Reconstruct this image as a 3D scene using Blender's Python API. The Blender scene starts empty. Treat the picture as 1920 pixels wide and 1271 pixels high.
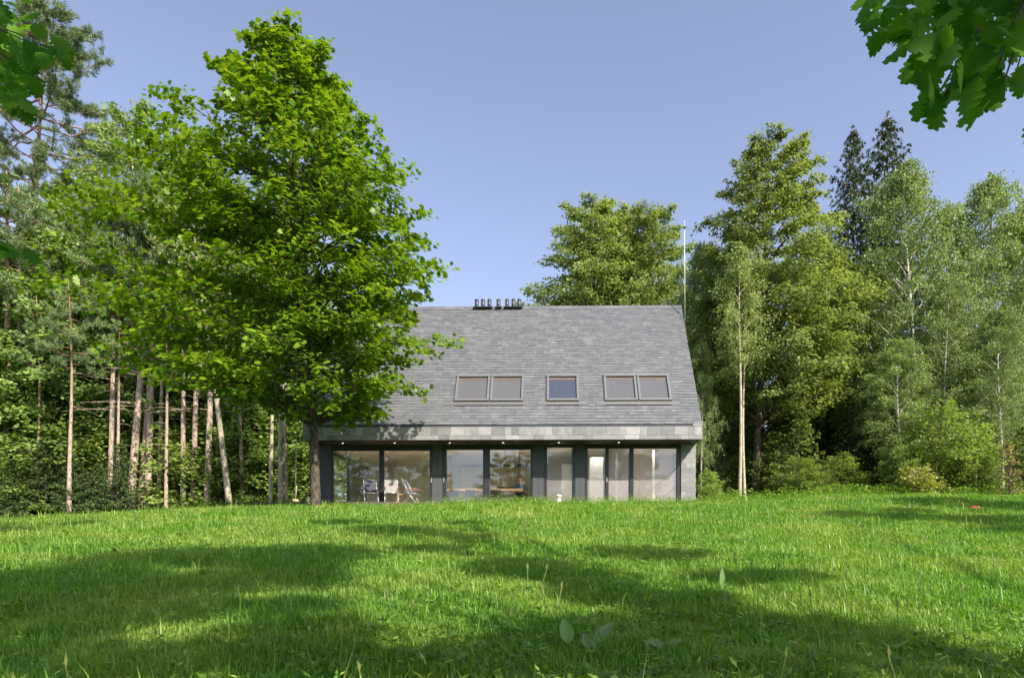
import bpy, math, random
import numpy as np
from mathutils import Vector, Matrix
R = math.radians
random.seed(7)
S = bpy.context.scene
COL = S.collection

# ------------------------------------------------------------------ camera
F = 1280.0
PX, PY = 1015.0, 1040.0          # principal point in the 1920 x 1271 frame
cam = bpy.data.cameras.new("camera")
cam.sensor_width = 36.0
cam.lens = F / 1920 * 36
cam.shift_x = (960 - PX) / 1920
cam.shift_y = (PY - 635.5) / 1920
cam.clip_start = 0.05
cam.clip_end = 3000
camo = bpy.data.objects.new("camera", cam)
camo.location = (0, 0, 0)
camo.rotation_euler = (R(90), 0, 0)
COL.objects.link(camo)
S.camera = camo

# ------------------------------------------------------------------ light
SUN = Vector((1.0, -1.2, 1.35)).normalized()
SUN_EL = math.asin(SUN.z)
SUN_AZ = math.atan2(SUN.x, SUN.y)
sl = bpy.data.lights.new("sun", 'SUN')
sl.energy = 4.3
sl.angle = R(0.53)
sl.color = (1.0, 0.93, 0.80)
so = bpy.data.objects.new("sun", sl)
so.rotation_euler = SUN.to_track_quat('Z', 'Y').to_euler()
COL.objects.link(so)
W = bpy.data.worlds.new("World")
S.world = W
W.use_nodes = True
wn = W.node_tree
bg = wn.nodes["Background"]
sky = wn.nodes.new("ShaderNodeTexSky")
sky.sky_type = 'NISHITA'
sky.sun_disc = False
sky.sun_elevation = SUN_EL
sky.sun_rotation = SUN_AZ
sky.air_density = 1.0
sky.dust_density = 1.5
sky.ozone_density = 3.0
hs = wn.nodes.new("ShaderNodeHueSaturation")
hs.inputs['Saturation'].default_value = 0.78
hs.inputs['Hue'].default_value = 0.512
wn.links.new(sky.outputs[0], hs.inputs['Color'])
wn.links.new(hs.outputs[0], bg.inputs[0])
bg.inputs[1].default_value = 0.125
S.view_settings.view_transform = 'Standard'
S.view_settings.look = 'None'
S.view_settings.gamma = 1.0
S.view_settings.use_curve_mapping = False
S.view_settings.exposure = 1.02
S.cycles.max_bounces = 7
S.cycles.diffuse_bounces = 3
S.cycles.glossy_bounces = 3
S.cycles.transmission_bounces = 5
S.cycles.transparent_max_bounces = 10
S.cycles.use_denoising = True
S.cycles.denoiser = 'OPENIMAGEDENOISE'
S.cycles.sample_clamp_indirect = 6.0

# ------------------------------------------------------------------ materials
def mat(name):
    m = bpy.data.materials.new(name)
    m.use_nodes = True
    nt = m.node_tree
    return m, nt, nt.nodes["Principled BSDF"]

def plain(name, col, rough=0.6, metal=0.0, spec=0.5, noise=0.0, scale=20.0, bump=0.0):
    m, nt, p = mat(name)
    p.inputs['Base Color'].default_value = (*col, 1)
    p.inputs['Roughness'].default_value = rough
    p.inputs['Metallic'].default_value = metal
    p.inputs['Specular IOR Level'].default_value = spec
    if noise or bump:
        tc = nt.nodes.new("ShaderNodeTexCoord")
        n = nt.nodes.new("ShaderNodeTexNoise")
        n.inputs['Scale'].default_value = scale
        n.inputs['Detail'].default_value = 5
        nt.links.new(tc.outputs['Object'], n.inputs['Vector'])
        if noise:
            mx = nt.nodes.new("ShaderNodeMix"); mx.data_type = 'RGBA'
            mx.inputs['A'].default_value = (*[c * (1 - noise) for c in col], 1)
            mx.inputs['B'].default_value = (*[min(1, c * (1 + noise)) for c in col], 1)
            nt.links.new(n.outputs['Fac'], mx.inputs['Factor'])
            nt.links.new(mx.outputs['Result'], p.inputs['Base Color'])
        if bump:
            b = nt.nodes.new("ShaderNodeBump")
            b.inputs['Strength'].default_value = bump
            b.inputs['Distance'].default_value = 0.02
            nt.links.new(n.outputs['Fac'], b.inputs['Height'])
            nt.links.new(b.outputs['Normal'], p.inputs['Normal'])
    return m

def leafmat(name, ca, cb, trans=0.35, rough=0.5, tcol=None, spec=0.35, dry=None):
    m, nt, p = mat(name)
    geo = nt.nodes.new("ShaderNodeNewGeometry")
    oi = nt.nodes.new("ShaderNodeObjectInfo")
    mx = nt.nodes.new("ShaderNodeMix"); mx.data_type = 'RGBA'
    mx.inputs['A'].default_value = (*ca, 1)
    mx.inputs['B'].default_value = (*cb, 1)
    nt.links.new(geo.outputs['Random Per Island'], mx.inputs['Factor'])
    hv = nt.nodes.new("ShaderNodeHueSaturation")
    mr = nt.nodes.new("ShaderNodeMapRange")
    mr.inputs['To Min'].default_value = 0.82
    mr.inputs['To Max'].default_value = 1.2
    nt.links.new(oi.outputs['Random'], mr.inputs['Value'])
    nt.links.new(mr.outputs[0], hv.inputs['Value'])
    src = mx.outputs['Result']
    if dry:     # wide patches of drier, yellower growth
        tc0 = nt.nodes.new("ShaderNodeTexCoord")
        nz = nt.nodes.new("ShaderNodeTexNoise")
        nz.inputs['Scale'].default_value = 0.55
        nz.inputs['Detail'].default_value = 5
        nz.inputs['Roughness'].default_value = 0.7
        nt.links.new(tc0.outputs['Object'], nz.inputs['Vector'])
        m0 = nt.nodes.new("ShaderNodeMapRange")
        m0.inputs['From Min'].default_value = .42
        m0.inputs['From Max'].default_value = .70
        m0.inputs['To Max'].default_value = .75
        nt.links.new(nz.outputs['Fac'], m0.inputs['Value'])
        m3 = nt.nodes.new("ShaderNodeMix"); m3.data_type = 'RGBA'
        m3.inputs['B'].default_value = (*dry, 1)
        nt.links.new(m0.outputs[0], m3.inputs['Factor'])
        nt.links.new(src, m3.inputs['A'])
        src = m3.outputs['Result']
    nt.links.new(src, hv.inputs['Color'])
    nt.links.new(hv.outputs[0], p.inputs['Base Color'])
    p.inputs['Roughness'].default_value = rough
    p.inputs['Specular IOR Level'].default_value = spec
    t = nt.nodes.new("ShaderNodeBsdfTranslucent")
    h2 = nt.nodes.new("ShaderNodeMix"); h2.data_type = 'RGBA'; h2.blend_type = 'MULTIPLY'
    h2.inputs['Factor'].default_value = 1.0
    tc = tcol or (1.5, 1.5, 0.7)
    h2.inputs['B'].default_value = (*tc, 1)
    nt.links.new(hv.outputs[0], h2.inputs['A'])
    nt.links.new(h2.outputs['Result'], t.inputs['Color'])
    ms = nt.nodes.new("ShaderNodeMixShader")
    ms.inputs[0].default_value = trans
    nt.links.new(p.outputs[0], ms.inputs[1])
    nt.links.new(t.outputs[0], ms.inputs[2])
    nt.links.new(ms.outputs[0], nt.nodes["Material Output"].inputs[0])
    return m

def barkmat(name, ca, cb, scale=(14, 14, 3), cc=None, h0=4.0, h1=11.0, bump=0.5, bands=False):
    m, nt, p = mat(name)
    tc = nt.nodes.new("ShaderNodeTexCoord")
    mp = nt.nodes.new("ShaderNodeMapping")
    mp.inputs['Scale'].default_value = scale
    nt.links.new(tc.outputs['Object'], mp.inputs['Vector'])
    n = nt.nodes.new("ShaderNodeTexNoise")
    n.inputs['Scale'].default_value = 1.0
    n.inputs['Detail'].default_value = 6
    n.inputs['Roughness'].default_value = 0.65
    nt.links.new(mp.outputs[0], n.inputs['Vector'])
    rp = nt.nodes.new("ShaderNodeValToRGB")
    rp.color_ramp.elements[0].position = 0.36 if not bands else 0.40
    rp.color_ramp.elements[1].position = 0.62 if not bands else 0.47
    rp.color_ramp.elements[0].color = (*ca, 1)
    rp.color_ramp.elements[1].color = (*cb, 1)
    nt.links.new(n.outputs['Fac'], rp.inputs['Fac'])
    out = rp.outputs[0]
    if cc:
        sx = nt.nodes.new("ShaderNodeSeparateXYZ")
        nt.links.new(tc.outputs['Object'], sx.inputs[0])
        mr = nt.nodes.new("ShaderNodeMapRange")
        mr.inputs['From Min'].default_value = h0
        mr.inputs['From Max'].default_value = h1
        nt.links.new(sx.outputs['Z'], mr.inputs['Value'])
        mx = nt.nodes.new("ShaderNodeMix"); mx.data_type = 'RGBA'
        nt.links.new(mr.outputs[0], mx.inputs['Factor'])
        nt.links.new(out, mx.inputs['A'])
        m2 = nt.nodes.new("ShaderNodeMix"); m2.data_type = 'RGBA'
        m2.inputs['A'].default_value = (*[c * 0.6 for c in cc], 1)
        m2.inputs['B'].default_value = (*cc, 1)
        nt.links.new(n.outputs['Fac'], m2.inputs['Factor'])
        nt.links.new(m2.outputs['Result'], mx.inputs['B'])
        out = mx.outputs['Result']
    nt.links.new(out, p.inputs['Base Color'])
    p.inputs['Roughness'].default_value = 0.85
    p.inputs['Specular IOR Level'].default_value = 0.2
    b = nt.nodes.new("ShaderNodeBump")
    b.inputs['Strength'].default_value = bump
    b.inputs['Distance'].default_value = 0.03
    nt.links.new(n.outputs['Fac'], b.inputs['Height'])
    nt.links.new(b.outputs['Normal'], p.inputs['Normal'])
    return m

def slatemat(name, lo, hi, rough=0.5, spec=0.5):
    m, nt, p = mat(name)
    geo = nt.nodes.new("ShaderNodeNewGeometry")
    rp = nt.nodes.new("ShaderNodeValToRGB")
    e = rp.color_ramp.elements
    e[0].color = (*lo, 1)
    e[1].color = (*hi, 1)
    a = e.new(0.45); a.color = (*[l * .62 + h * .38 for l, h in zip(lo, hi)], 1)
    a = e.new(0.85); a.color = (*[l * .45 + h * .55 for l, h in zip(lo, hi)], 1)
    nt.links.new(geo.outputs['Random Per Island'], rp.inputs['Fac'])
    tc = nt.nodes.new("ShaderNodeTexCoord")
    n = nt.nodes.new("ShaderNodeTexNoise")
    n.inputs['Scale'].default_value = 7.0
    n.inputs['Detail'].default_value = 8
    n.inputs['Roughness'].default_value = 0.7
    nt.links.new(tc.outputs['Object'], n.inputs['Vector'])
    mr = nt.nodes.new("ShaderNodeMapRange")
    mr.inputs['From Min'].default_value = 0.3
    mr.inputs['From Max'].default_value = 0.7
    mr.inputs['To Min'].default_value = 0.8
    mr.inputs['To Max'].default_value = 1.15
    nt.links.new(n.outputs['Fac'], mr.inputs['Value'])
    hv = nt.nodes.new("ShaderNodeHueSaturation")
    nt.links.new(mr.outputs[0], hv.inputs['Value'])
    nt.links.new(rp.outputs[0], hv.inputs['Color'])
    nt.links.new(hv.outputs[0], p.inputs['Base Color'])
    p.inputs['Roughness'].default_value = rough
    p.inputs['Specular IOR Level'].default_value = spec
    b = nt.nodes.new("ShaderNodeBump")
    b.inputs['Strength'].default_value = 0.35
    b.inputs['Distance'].default_value = 0.01
    nt.links.new(n.outputs['Fac'], b.inputs['Height'])
    nt.links.new(b.outputs['Normal'], p.inputs['Normal'])
    return m

def glassmat(name, refl=0.16, veil=0.0, veilcol=(.6, .55, .55), tint=(0.95, 0.95, 0.95)):
    m, nt, p = mat(name)
    nt.nodes.remove(p)
    tr = nt.nodes.new("ShaderNodeBsdfTransparent")
    tr.inputs[0].default_value = (*tint, 1)
    gl = nt.nodes.new("ShaderNodeBsdfGlossy")
    gl.inputs['Roughness'].default_value = 0.0
    gl.inputs['Color'].default_value = (0.95, 0.97, 1.0, 1)
    lw = nt.nodes.new("ShaderNodeLayerWeight")
    pw = nt.nodes.new("ShaderNodeMath"); pw.operation = 'POWER'
    pw.inputs[1].default_value = 5.0
    nt.links.new(lw.outputs['Facing'], pw.inputs[0])
    ad = nt.nodes.new("ShaderNodeMath"); ad.operation = 'ADD'; ad.use_clamp = True
    ad.inputs[1].default_value = refl
    lw = pw
    nt.links.new(lw.outputs[0], ad.inputs[0])
    mx = nt.nodes.new("ShaderNodeMixShader")
    nt.links.new(ad.outputs[0], mx.inputs[0])
    nt.links.new(tr.outputs[0], mx.inputs[1])
    nt.links.new(gl.outputs[0], mx.inputs[2])
    out = mx.outputs[0]
    if veil:
        df = nt.nodes.new("ShaderNodeBsdfDiffuse")
        df.inputs[0].default_value = (*veilcol, 1)
        m2 = nt.nodes.new("ShaderNodeMixShader")
        m2.inputs[0].default_value = veil
        nt.links.new(out, m2.inputs[1])
        nt.links.new(df.outputs[0], m2.inputs[2])
        out = m2.outputs[0]
    nt.links.new(out, nt.nodes["Material Output"].inputs[0])
    return m

def meshscreen(name, col, op):
    m, nt, p = mat(name)
    nt.nodes.remove(p)
    tr = nt.nodes.new("ShaderNodeBsdfTransparent")
    df = nt.nodes.new("ShaderNodeBsdfDiffuse")
    df.inputs[0].default_value = (*col, 1)
    mx = nt.nodes.new("ShaderNodeMixShader")
    mx.inputs[0].default_value = op
    nt.links.new(tr.outputs[0], mx.inputs[1])
    nt.links.new(df.outputs[0], mx.inputs[2])
    nt.links.new(mx.outputs[0], nt.nodes["Material Output"].inputs[0])
    return m

def plankmat(name, lo, hi, rough=0.6):
    m = slatemat(name, lo, hi, rough, 0.3)
    return m

M = {}
M['slate'] = slatemat("roof_slate", (.112, .115, .122), (.172, .172, .175), 0.34, 0.65)
M['slate_face'] = slatemat("slate_cladding", (.175, .172, .178), (.375, .365, .366), 0.55, 0.4)
M['slate_wall'] = slatemat("slate_wall", (.205, .20, .203), (.32, .312, .31), 0.6, 0.35)
M['roofdeck'] = plain("roof_deck", (.03, .03, .033), 0.8)
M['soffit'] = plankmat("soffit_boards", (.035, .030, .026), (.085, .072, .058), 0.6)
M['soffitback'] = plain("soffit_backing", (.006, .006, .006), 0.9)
M['panel'] = plain("dark_panel", (.085, .09, .095), 0.7, 0, .15, .15, 6)
M['frame'] = plain("window_frame_metal", (.035, .037, .04), 0.4, 0.2)
M['gutter'] = plain("gutter_metal", (.13, .13, .135), 0.4, 0.6, .5, .12, 3)
M['skyframe'] = plain("skylight_metal", (.20, .20, .20), 0.38, 0.35, .5, .08, 4)
M['flash'] = plain("flashing_metal", (.17, .165, .155), 0.45, 0.4, .5, .15, 5)
M['blind'] = plain("blind_fabric", (.122, .118, .126), 0.9)
M['blindblue'] = plain("blind_blue", (.05, .06, .10), 0.7)
M['skywood'] = plain("pine_trim", (.16, .112, .085), 0.6)
M['glass'] = glassmat("window_glass", 0.085)
M['skyglass'] = glassmat("skylight_glass", 0.03)
M['veilglass'] = glassmat("dusty_glass", 0.07, 0.13, (.75, .68, .70))
M['screen'] = meshscreen("insect_mesh", (.46, .40, .42), 0.45)
M['handle'] = plain("handle_metal", (.75, .75, .73), 0.3, 0.6)
M['vent'] = plain("vent_black", (.028, .030, .034), 0.45, 0.0, .5)
M['ventmid'] = plain("vent_grille", (.16, .17, .175), 0.5, 0.3)
M['pole'] = plain("pole_white", (.62, .62, .61), 0.45)
M['plaster'] = plain("interior_plaster", (.80, .78, .66), 0.9, 0, .2, .06, 1.5)
M['plasterw'] = plain("interior_white", (.88, .85, .82), 0.9)
M['ceiling'] = plain("interior_ceiling", (.90, .86, .76), 0.9)
M['kitchen'] = plain("kitchen_fronts", (.72, .65, .45), 0.6, 0, .4, .08, 2)
M['pinkwall'] = plain("interior_mauve", (.68, .58, .56), 0.9, 0, .2, .05, 2)
M['floorwood'] = plain("interior_floor", (.62, .50, .36), 0.5, 0, .4, .15, 5)
M['tablewood'] = plain("table_wood", (.55, .36, .20), 0.5, 0, .4, .12, 8)
M['darkseat'] = plain("dark_upholstery", (.02, .024, .026), 0.7)
M['doorwood'] = plain("door_wood", (.30, .19, .11), 0.6, 0, .4, .15, 9)
M['deck'] = plain("deck_wood", (.33, .25, .17), 0.75, 0, .2, .3, 9, .3)
M['deckdark'] = plain("deck_fascia", (.14, .115, .09), 0.8, 0, .2, .3, 7, .3)
M['alu'] = plain("chair_aluminium", (.6, .6, .6), 0.35, 0.7)
M['sling'] = plain("chair_sling_grey", (.25, .235, .225), 0.85)
M['slingdarkshade'] = plain("chair_sling_dark_shade", (.045, .05, .07), 0.85)  # grey sling darkened: the left chair's shade is put into the colour
M['armwood'] = plain("chair_armrest_wood", (.42, .17, .08), 0.5)
M['stool'] = plain("stool_wood", (.38, .24, .10), 0.6, 0, .4, .15, 12)
M['rope'] = plain("rope_fibre", (.30, .27, .20), 0.95)
M['ceramic'] = plain("white_ceramic", (.80, .76, .68), 0.6)
M['redcap'] = plain("red_cap", (.62, .10, .07), 0.5, 0, .4, .25, 30)
M['skin'] = plain("skin", (.55, .33, .24), 0.6)
M['hair'] = plain("dark_hair", (.02, .014, .012), 0.5)
M['shirt'] = plain("dark_shirt", (.05, .065, .10), 0.85, 0, .2, .25, 30)
M['eye'] = plain("eye", (.02, .02, .02), 0.2)
M['lips'] = plain("lips", (.4, .15, .13), 0.5)
M['trousers'] = plain("dark_trousers", (.02, .025, .035), 0.9)
def lampmat(name, col, st):
    m, nt, p = mat(name)
    p.inputs['Base Color'].default_value = (*col, 1)
    p.inputs['Emission Color'].default_value = (*col, 1)
    p.inputs['Emission Strength'].default_value = st
    return m
M['lampglass'] = lampmat("downlight_glass", (1, .93, .80), 1.6)
M['roomfill'] = lampmat("room_fill_glow", (1, .95, .84), 55.0)  # added fill glow for the rooms, no lamp known there

M['maple'] = leafmat("maple_leaf", (.056, .142, .008), (.215, .31, .016), .40, .42, (1.5, 1.5, .5))
M['lime'] = leafmat("lime_leaf", (.155, .225, .050), (.34, .40, .135), .44, .5)
M['birchleaf'] = leafmat("birch_leaf", (.13, .21, .052), (.28, .35, .12), .40, .45)
M['forestleaf'] = leafmat("forest_leaf", (.16, .26, .065), (.33, .42, .15), .44, .5)
M['bushleaf'] = leafmat("bush_leaf", (.15, .25, .04), (.31, .39, .10), .40, .5)
M['oakleaf'] = leafmat("oak_leaf", (.035, .115, .008), (.12, .24, .020), .50, .6, (1.4, 1.6, .3), .12)
M['spruce'] = leafmat("spruce_needles", (.035, .065, .026), (.085, .125, .045), .12, .6)
M['understorey'] = leafmat("understorey_spruce_needles", (.055, .10, .032), (.13, .19, .06), .15, .6)
M['youngspruce'] = leafmat("young_spruce_needles", (.11, .17, .03), (.22, .27, .06), .25, .6)
M['pine'] = leafmat("pine_needles", (.12, .19, .07), (.23, .30, .13), .22, .55)
M['deadneedle'] = leafmat("dry_needles", (.24, .17, .09), (.38, .29, .16), .2, .7)
M['yellowleaf'] = leafmat("yellowing_leaf", (.24, .29, .05), (.42, .42, .09), .35, .5)
M['grass'] = leafmat("grass_blade", (.030, .132, .006), (.25, .41, .055), .38, .45, (1.25, 1.6, .4), .4, (.36, .40, .095))
M['weed'] = leafmat("weed_leaf", (.08, .20, .02), (.24, .36, .06), .38, .5)
M['dock'] = leafmat("broad_leaf", (.13, .25, .07), (.20, .32, .12), .40, .45)
M['barkmaple'] = barkmat("maple_bark", (.028, .022, .017), (.125, .10, .075), (16, 16, 5))
M['barklime'] = barkmat("lime_bark", (.035, .028, .02), (.15, .12, .09), (16, 16, 4))
M['barkbirch'] = barkmat("birch_bark", (.04, .035, .03), (.58, .54, .47), (5, 5, 9), bump=.2, bands=True)
M['barkaspen'] = barkmat("aspen_bark", (.24, .20, .13), (.58, .51, .38), (10, 10, 4), bump=.3)
M['barkpine'] = barkmat("pine_bark", (.20, .145, .11), (.58, .44, .35), (13, 13, 3.5), (.34, .20, .135), 7, 13, .8)
M['barkspruce'] = barkmat("spruce_bark", (.05, .035, .028), (.13, .095, .075), (14, 14, 5))
M['twig'] = barkmat("branch_bark", (.05, .04, .03), (.14, .11, .08), (20, 20, 8))

def groundmat():
    m, nt, p = mat("lawn_soil")
    tc = nt.nodes.new("ShaderNodeTexCoord")
    n = nt.nodes.new("ShaderNodeTexNoise")
    n.inputs['Scale'].default_value = 3.0
    n.inputs['Detail'].default_value = 8
    nt.links.new(tc.outputs['Object'], n.inputs['Vector'])
    rp = nt.nodes.new("ShaderNodeValToRGB")
    rp.color_ramp.elements[0].position = .35
    rp.color_ramp.elements[1].position = .65
    rp.color_ramp.elements[0].color = (.014, .030, .007, 1)
    rp.color_ramp.elements[1].color = (.030, .055, .012, 1)
    nt.links.new(n.outputs['Fac'], rp.inputs['Fac'])
    nt.links.new(rp.outputs[0], p.inputs['Base Color'])
    p.inputs['Roughness'].default_value = 0.95
    p.inputs['Specular IOR Level'].default_value = 0.1
    return m
M['ground'] = groundmat()

# ------------------------------------------------------------------ helpers
def tag(o, label=None, cat=None, group=None, kind=None):
    if label: o["label"] = label
    if cat: o["category"] = cat
    if group: o["group"] = group
    if kind: o["kind"] = kind
    return o

def empty(name, loc=(0, 0, 0), rot=(0, 0, 0), label=None, cat=None, group=None):
    o = bpy.data.objects.new(name, None)
    o.empty_display_size = 0.3
    o.location = loc
    o.rotation_euler = rot
    COL.objects.link(o)
    return tag(o, label, cat, group)

def link(name, me, m, parent=None, smooth=False):
    o = bpy.data.objects.new(name, me)
    if m is not None:
        for k in (m if isinstance(m, (list, tuple)) else [m]):
            me.materials.append(k)
    if smooth:
        me.polygons.foreach_set("use_smooth", np.ones(len(me.polygons), bool))
    COL.objects.link(o)
    if parent: o.parent = parent
    return o

class MB:
    def __init__(s): s.v = []; s.f = []
    def quad(s, a, b, c, d):
        i = len(s.v); s.v += [tuple(a), tuple(b), tuple(c), tuple(d)]; s.f.append((i, i+1, i+2, i+3)); return s
    def hexa(s, p):
        i = len(s.v); s.v += [tuple(q) for q in p]
        for f in ((0,3,2,1),(4,5,6,7),(0,1,5,4),(1,2,6,5),(2,3,7,6),(3,0,4,7)):
            s.f.append(tuple(i+k for k in f))
        return s
    def box(s, x0, x1, y0, y1, z0, z1):
        return s.hexa([(x0,y0,z0),(x1,y0,z0),(x1,y1,z0),(x0,y1,z0),(x0,y0,z1),(x1,y0,z1),(x1,y1,z1),(x0,y1,z1)])
    def prism(s, poly, x0, x1):      # poly in (y,z), extruded along x
        i = len(s.v); n = len(poly)
        s.v += [(x0, y, z) for y, z in poly] + [(x1, y, z) for y, z in poly]
        s.f.append(tuple(range(i, i+n))); s.f.append(tuple(range(i+2*n-1, i+n-1, -1)))
        for k in range(n):
            j = (k+1) % n
            s.f.append((i+k, i+n+k, i+n+j, i+j))
        return s
    def tube(s, pts, rad, n=8, cap=True):
        pts = [Vector(p) for p in pts]
        if not isinstance(rad, (list, tuple)): rad = [rad]*len(pts)
        i0 = len(s.v); ref = None
        for k, p in enumerate(pts):
            d = (pts[min(k+1, len(pts)-1)] - pts[max(k-1, 0)])
            if d.length < 1e-9: d = Vector((0,0,1))
            d.normalize()
            if ref is None: ref = Vector((1,0,0)) if abs(d.x) < .8 else Vector((0,1,0))
            u = (ref - d*ref.dot(d)).normalized(); w = d.cross(u); ref = u
            for a in range(n):
                t = 2*math.pi*a/n
                s.v.append(tuple(p + u*math.cos(t)*rad[k] + w*math.sin(t)*rad[k]))
        for k in range(len(pts)-1):
            for a in range(n):
                b = (a+1) % n
                s.f.append((i0+k*n+a, i0+k*n+b, i0+(k+1)*n+b, i0+(k+1)*n+a))
        if cap:
            s.f.append(tuple(i0+n-1-a for a in range(n)))
            s.f.append(tuple(i0+(len(pts)-1)*n+a for a in range(n)))
        return s
    def lathe(s, prof, n=16, c=(0,0,0)):     # prof: (r,z)
        i0 = len(s.v)
        for r, z in prof:
            for a in range(n):
                t = 2*math.pi*a/n
                s.v.append((c[0]+r*math.cos(t), c[1]+r*math.sin(t), c[2]+z))
        for k in range(len(prof)-1):
            for a in range(n):
                b = (a+1) % n
                s.f.append((i0+k*n+a, i0+k*n+b, i0+(k+1)*n+b, i0+(k+1)*n+a))
        s.f.append(tuple(i0+n-1-a for a in range(n)))
        s.f.append(tuple(i0+(len(prof)-1)*n+a for a in range(n)))
        return s
    def ball(s, c, r, nu=12, nv=8):
        rr = r if isinstance(r, (tuple, list)) else (r, r, r)
        i0 = len(s.v)
        for j in range(nv+1):
            ph = -math.pi/2 + math.pi*j/nv
            for a in range(nu):
                t = 2*math.pi*a/nu
                s.v.append((c[0]+rr[0]*math.cos(ph)*math.cos(t), c[1]+rr[1]*math.cos(ph)*math.sin(t), c[2]+rr[2]*math.sin(ph)))
        for j in range(nv):
            for a in range(nu):
                b = (a+1) % nu
                s.f.append((i0+j*nu+a, i0+j*nu+b, i0+(j+1)*nu+b, i0+(j+1)*nu+a))
        return s
    def build(s, name, m, parent=None, smooth=False, bevel=0):
        me = bpy.data.meshes.new(name)
        me.from_pydata(s.v, [], s.f)
        me.update()
        o = link(name, me, m, parent, smooth)
        if bevel:
            b = o.modifiers.new("bevel", 'BEVEL'); b.width = bevel; b.segments = 2; b.limit_method = 'ANGLE'
        return o

def npmesh(name, V, Fc):
    """V (n,3) array, Fc (m,k) equal-size faces, or list of such arrays"""
    me = bpy.data.meshes.new(name)
    if not isinstance(Fc, list): Fc = [Fc]
    loops = np.concatenate([f.reshape(-1) for f in Fc]).astype(np.int32)
    sizes = np.concatenate([np.full(len(f), f.shape[1], np.int32) for f in Fc])
    starts = np.concatenate([[0], np.cumsum(sizes)[:-1]]).astype(np.int32)
    me.vertices.add(len(V)); me.vertices.foreach_set("co", V.astype(np.float32).reshape(-1))
    me.loops.add(len(loops)); me.loops.foreach_set("vertex_index", loops)
    me.polygons.add(len(starts)); me.polygons.foreach_set("loop_start", starts)
    me.update(calc_edges=True)
    return me

def unit(a):
    return a / np.maximum(np.linalg.norm(a, axis=-1, keepdims=True), 1e-9)

# leaf templates: verts (across, along, up), triangles / quads
def fan(outline):
    v = [(0, .28, .0)] + outline
    n = len(outline)
    return np.array(v, float), np.array([(0, 1+k, 1+(k+1) % n) for k in range(n)])
def star_leaf():
    o = []
    spec = [(-90, .12), (-62, .42), (-38, .38), (-14, .66), (14, .46), (38, .74), (62, .50), (90, .80)]
    pts = [(r*math.cos(R(a)), .28 + r*math.sin(R(a)), -.16*r*r) for a, r in spec]
    o = pts + [(-x, y, z) for x, y, z in pts[-2:0:-1]]
    return fan(o)
def diamond():
    v = np.array([(0, 0, 0), (.38, .45, -.06), (0, 1, -.10), (-.38, .45, -.06), ], float)
    return v, np.array([(0, 1, 2), (0, 2, 3)])
def lanceo():
    v = np.array([(0, 0, 0), (.16, .4, -.03), (0, 1, -.12), (-.16, .4, -.03)], float)
    return v, np.array([(0, 1, 2), (0, 2, 3)])
def needle():
    v = np.array([(-.5, 0, 0), (.5, 0, 0), (0, 1, 0)], float)
    return v, np.array([(0, 1, 2)])
def oak_leaf():
    n = 38; v = []; f = []
    for k in range(n):
        y = k/(n-1)
        env = .40*math.sin(math.pi*min(1, .06+.90*y**1.2))**.7
        w = .012+env*(.50+.50*(.5+.5*math.cos(2*math.pi*(4.2*y-.15)))**.45)*(1 if y > .10 else .15+y*6)
        d = -.12*y*y
        lead = 0
        v += [(-w, y+.10*w-lead*.4, d-.22*w*w*2), (0, y, d+.02), (w*.96, y+.10*w-lead*.4, d-.22*w*w*2)]
    for k in range(n-1):
        a = 3*k
        f += [(a, a+1, a+4), (a, a+4, a+3), (a+1, a+2, a+5), (a+1, a+5, a+4)]
    return np.array(v, float), np.array(f)
T_STAR, T_DIA, T_LAN, T_NEED, T_OAK = star_leaf(), diamond(), lanceo(), needle(), oak_leaf()

def leaves(name, P, A, N, size, tmpl, m, parent=None, wid=None):
    """P base points, A axis direction of leaf, N approximate normals"""
    tv, tf = tmpl
    A = unit(A)
    N = unit(N - A*np.sum(A*N, 1, keepdims=True))
    X = np.cross(A, N)
    s = size.reshape(-1, 1, 1)
    w = s if wid is None else wid.reshape(-1, 1, 1)
    V = P[:, None, :] + X[:, None, :]*tv[None, :, 0:1]*w + A[:, None, :]*tv[None, :, 1:2]*s + N[:, None, :]*tv[None, :, 2:3]*s
    n, k = len(P), len(tv)
    Fc = (tf[None] + (np.arange(n)*k)[:, None, None]).reshape(-1, tf.shape[1])
    return link(name, npmesh(name, V.reshape(-1, 3), Fc), m, parent)

def bez(p0, p1, p2, n):
    t = np.linspace(0, 1, n)[:, None]
    return (1-t)**2*p0 + 2*t*(1-t)*p1 + t*t*p2

class Wood(MB):
    def limb(s, pts, r0, r1, n=5):
        k = len(pts)
        s.tube([tuple(p) for p in pts], [r0 + (r1-r0)*i/(k-1) for i in range(k)], n, cap=False)

def trunk_path(H, lean=(0, 0), wob=.12, n=14, rs=None):
    rs = rs or np.random.RandomState(1)
    t = np.linspace(0, 1, n)
    x = lean[0]*t**1.2 + wob*np.sin(t*5+rs.rand()*6)*t
    y = lean[1]*t**1.2 + wob*np.sin(t*4+rs.rand()*6)*t
    return np.stack([x, y, t*H], 1)

def at(path, H, h):
    h = np.clip(h/H, 0, 1)*(len(path)-1)
    i = min(int(h), len(path)-2); f = h-i
    return path[i]*(1-f)+path[i+1]*f

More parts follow.
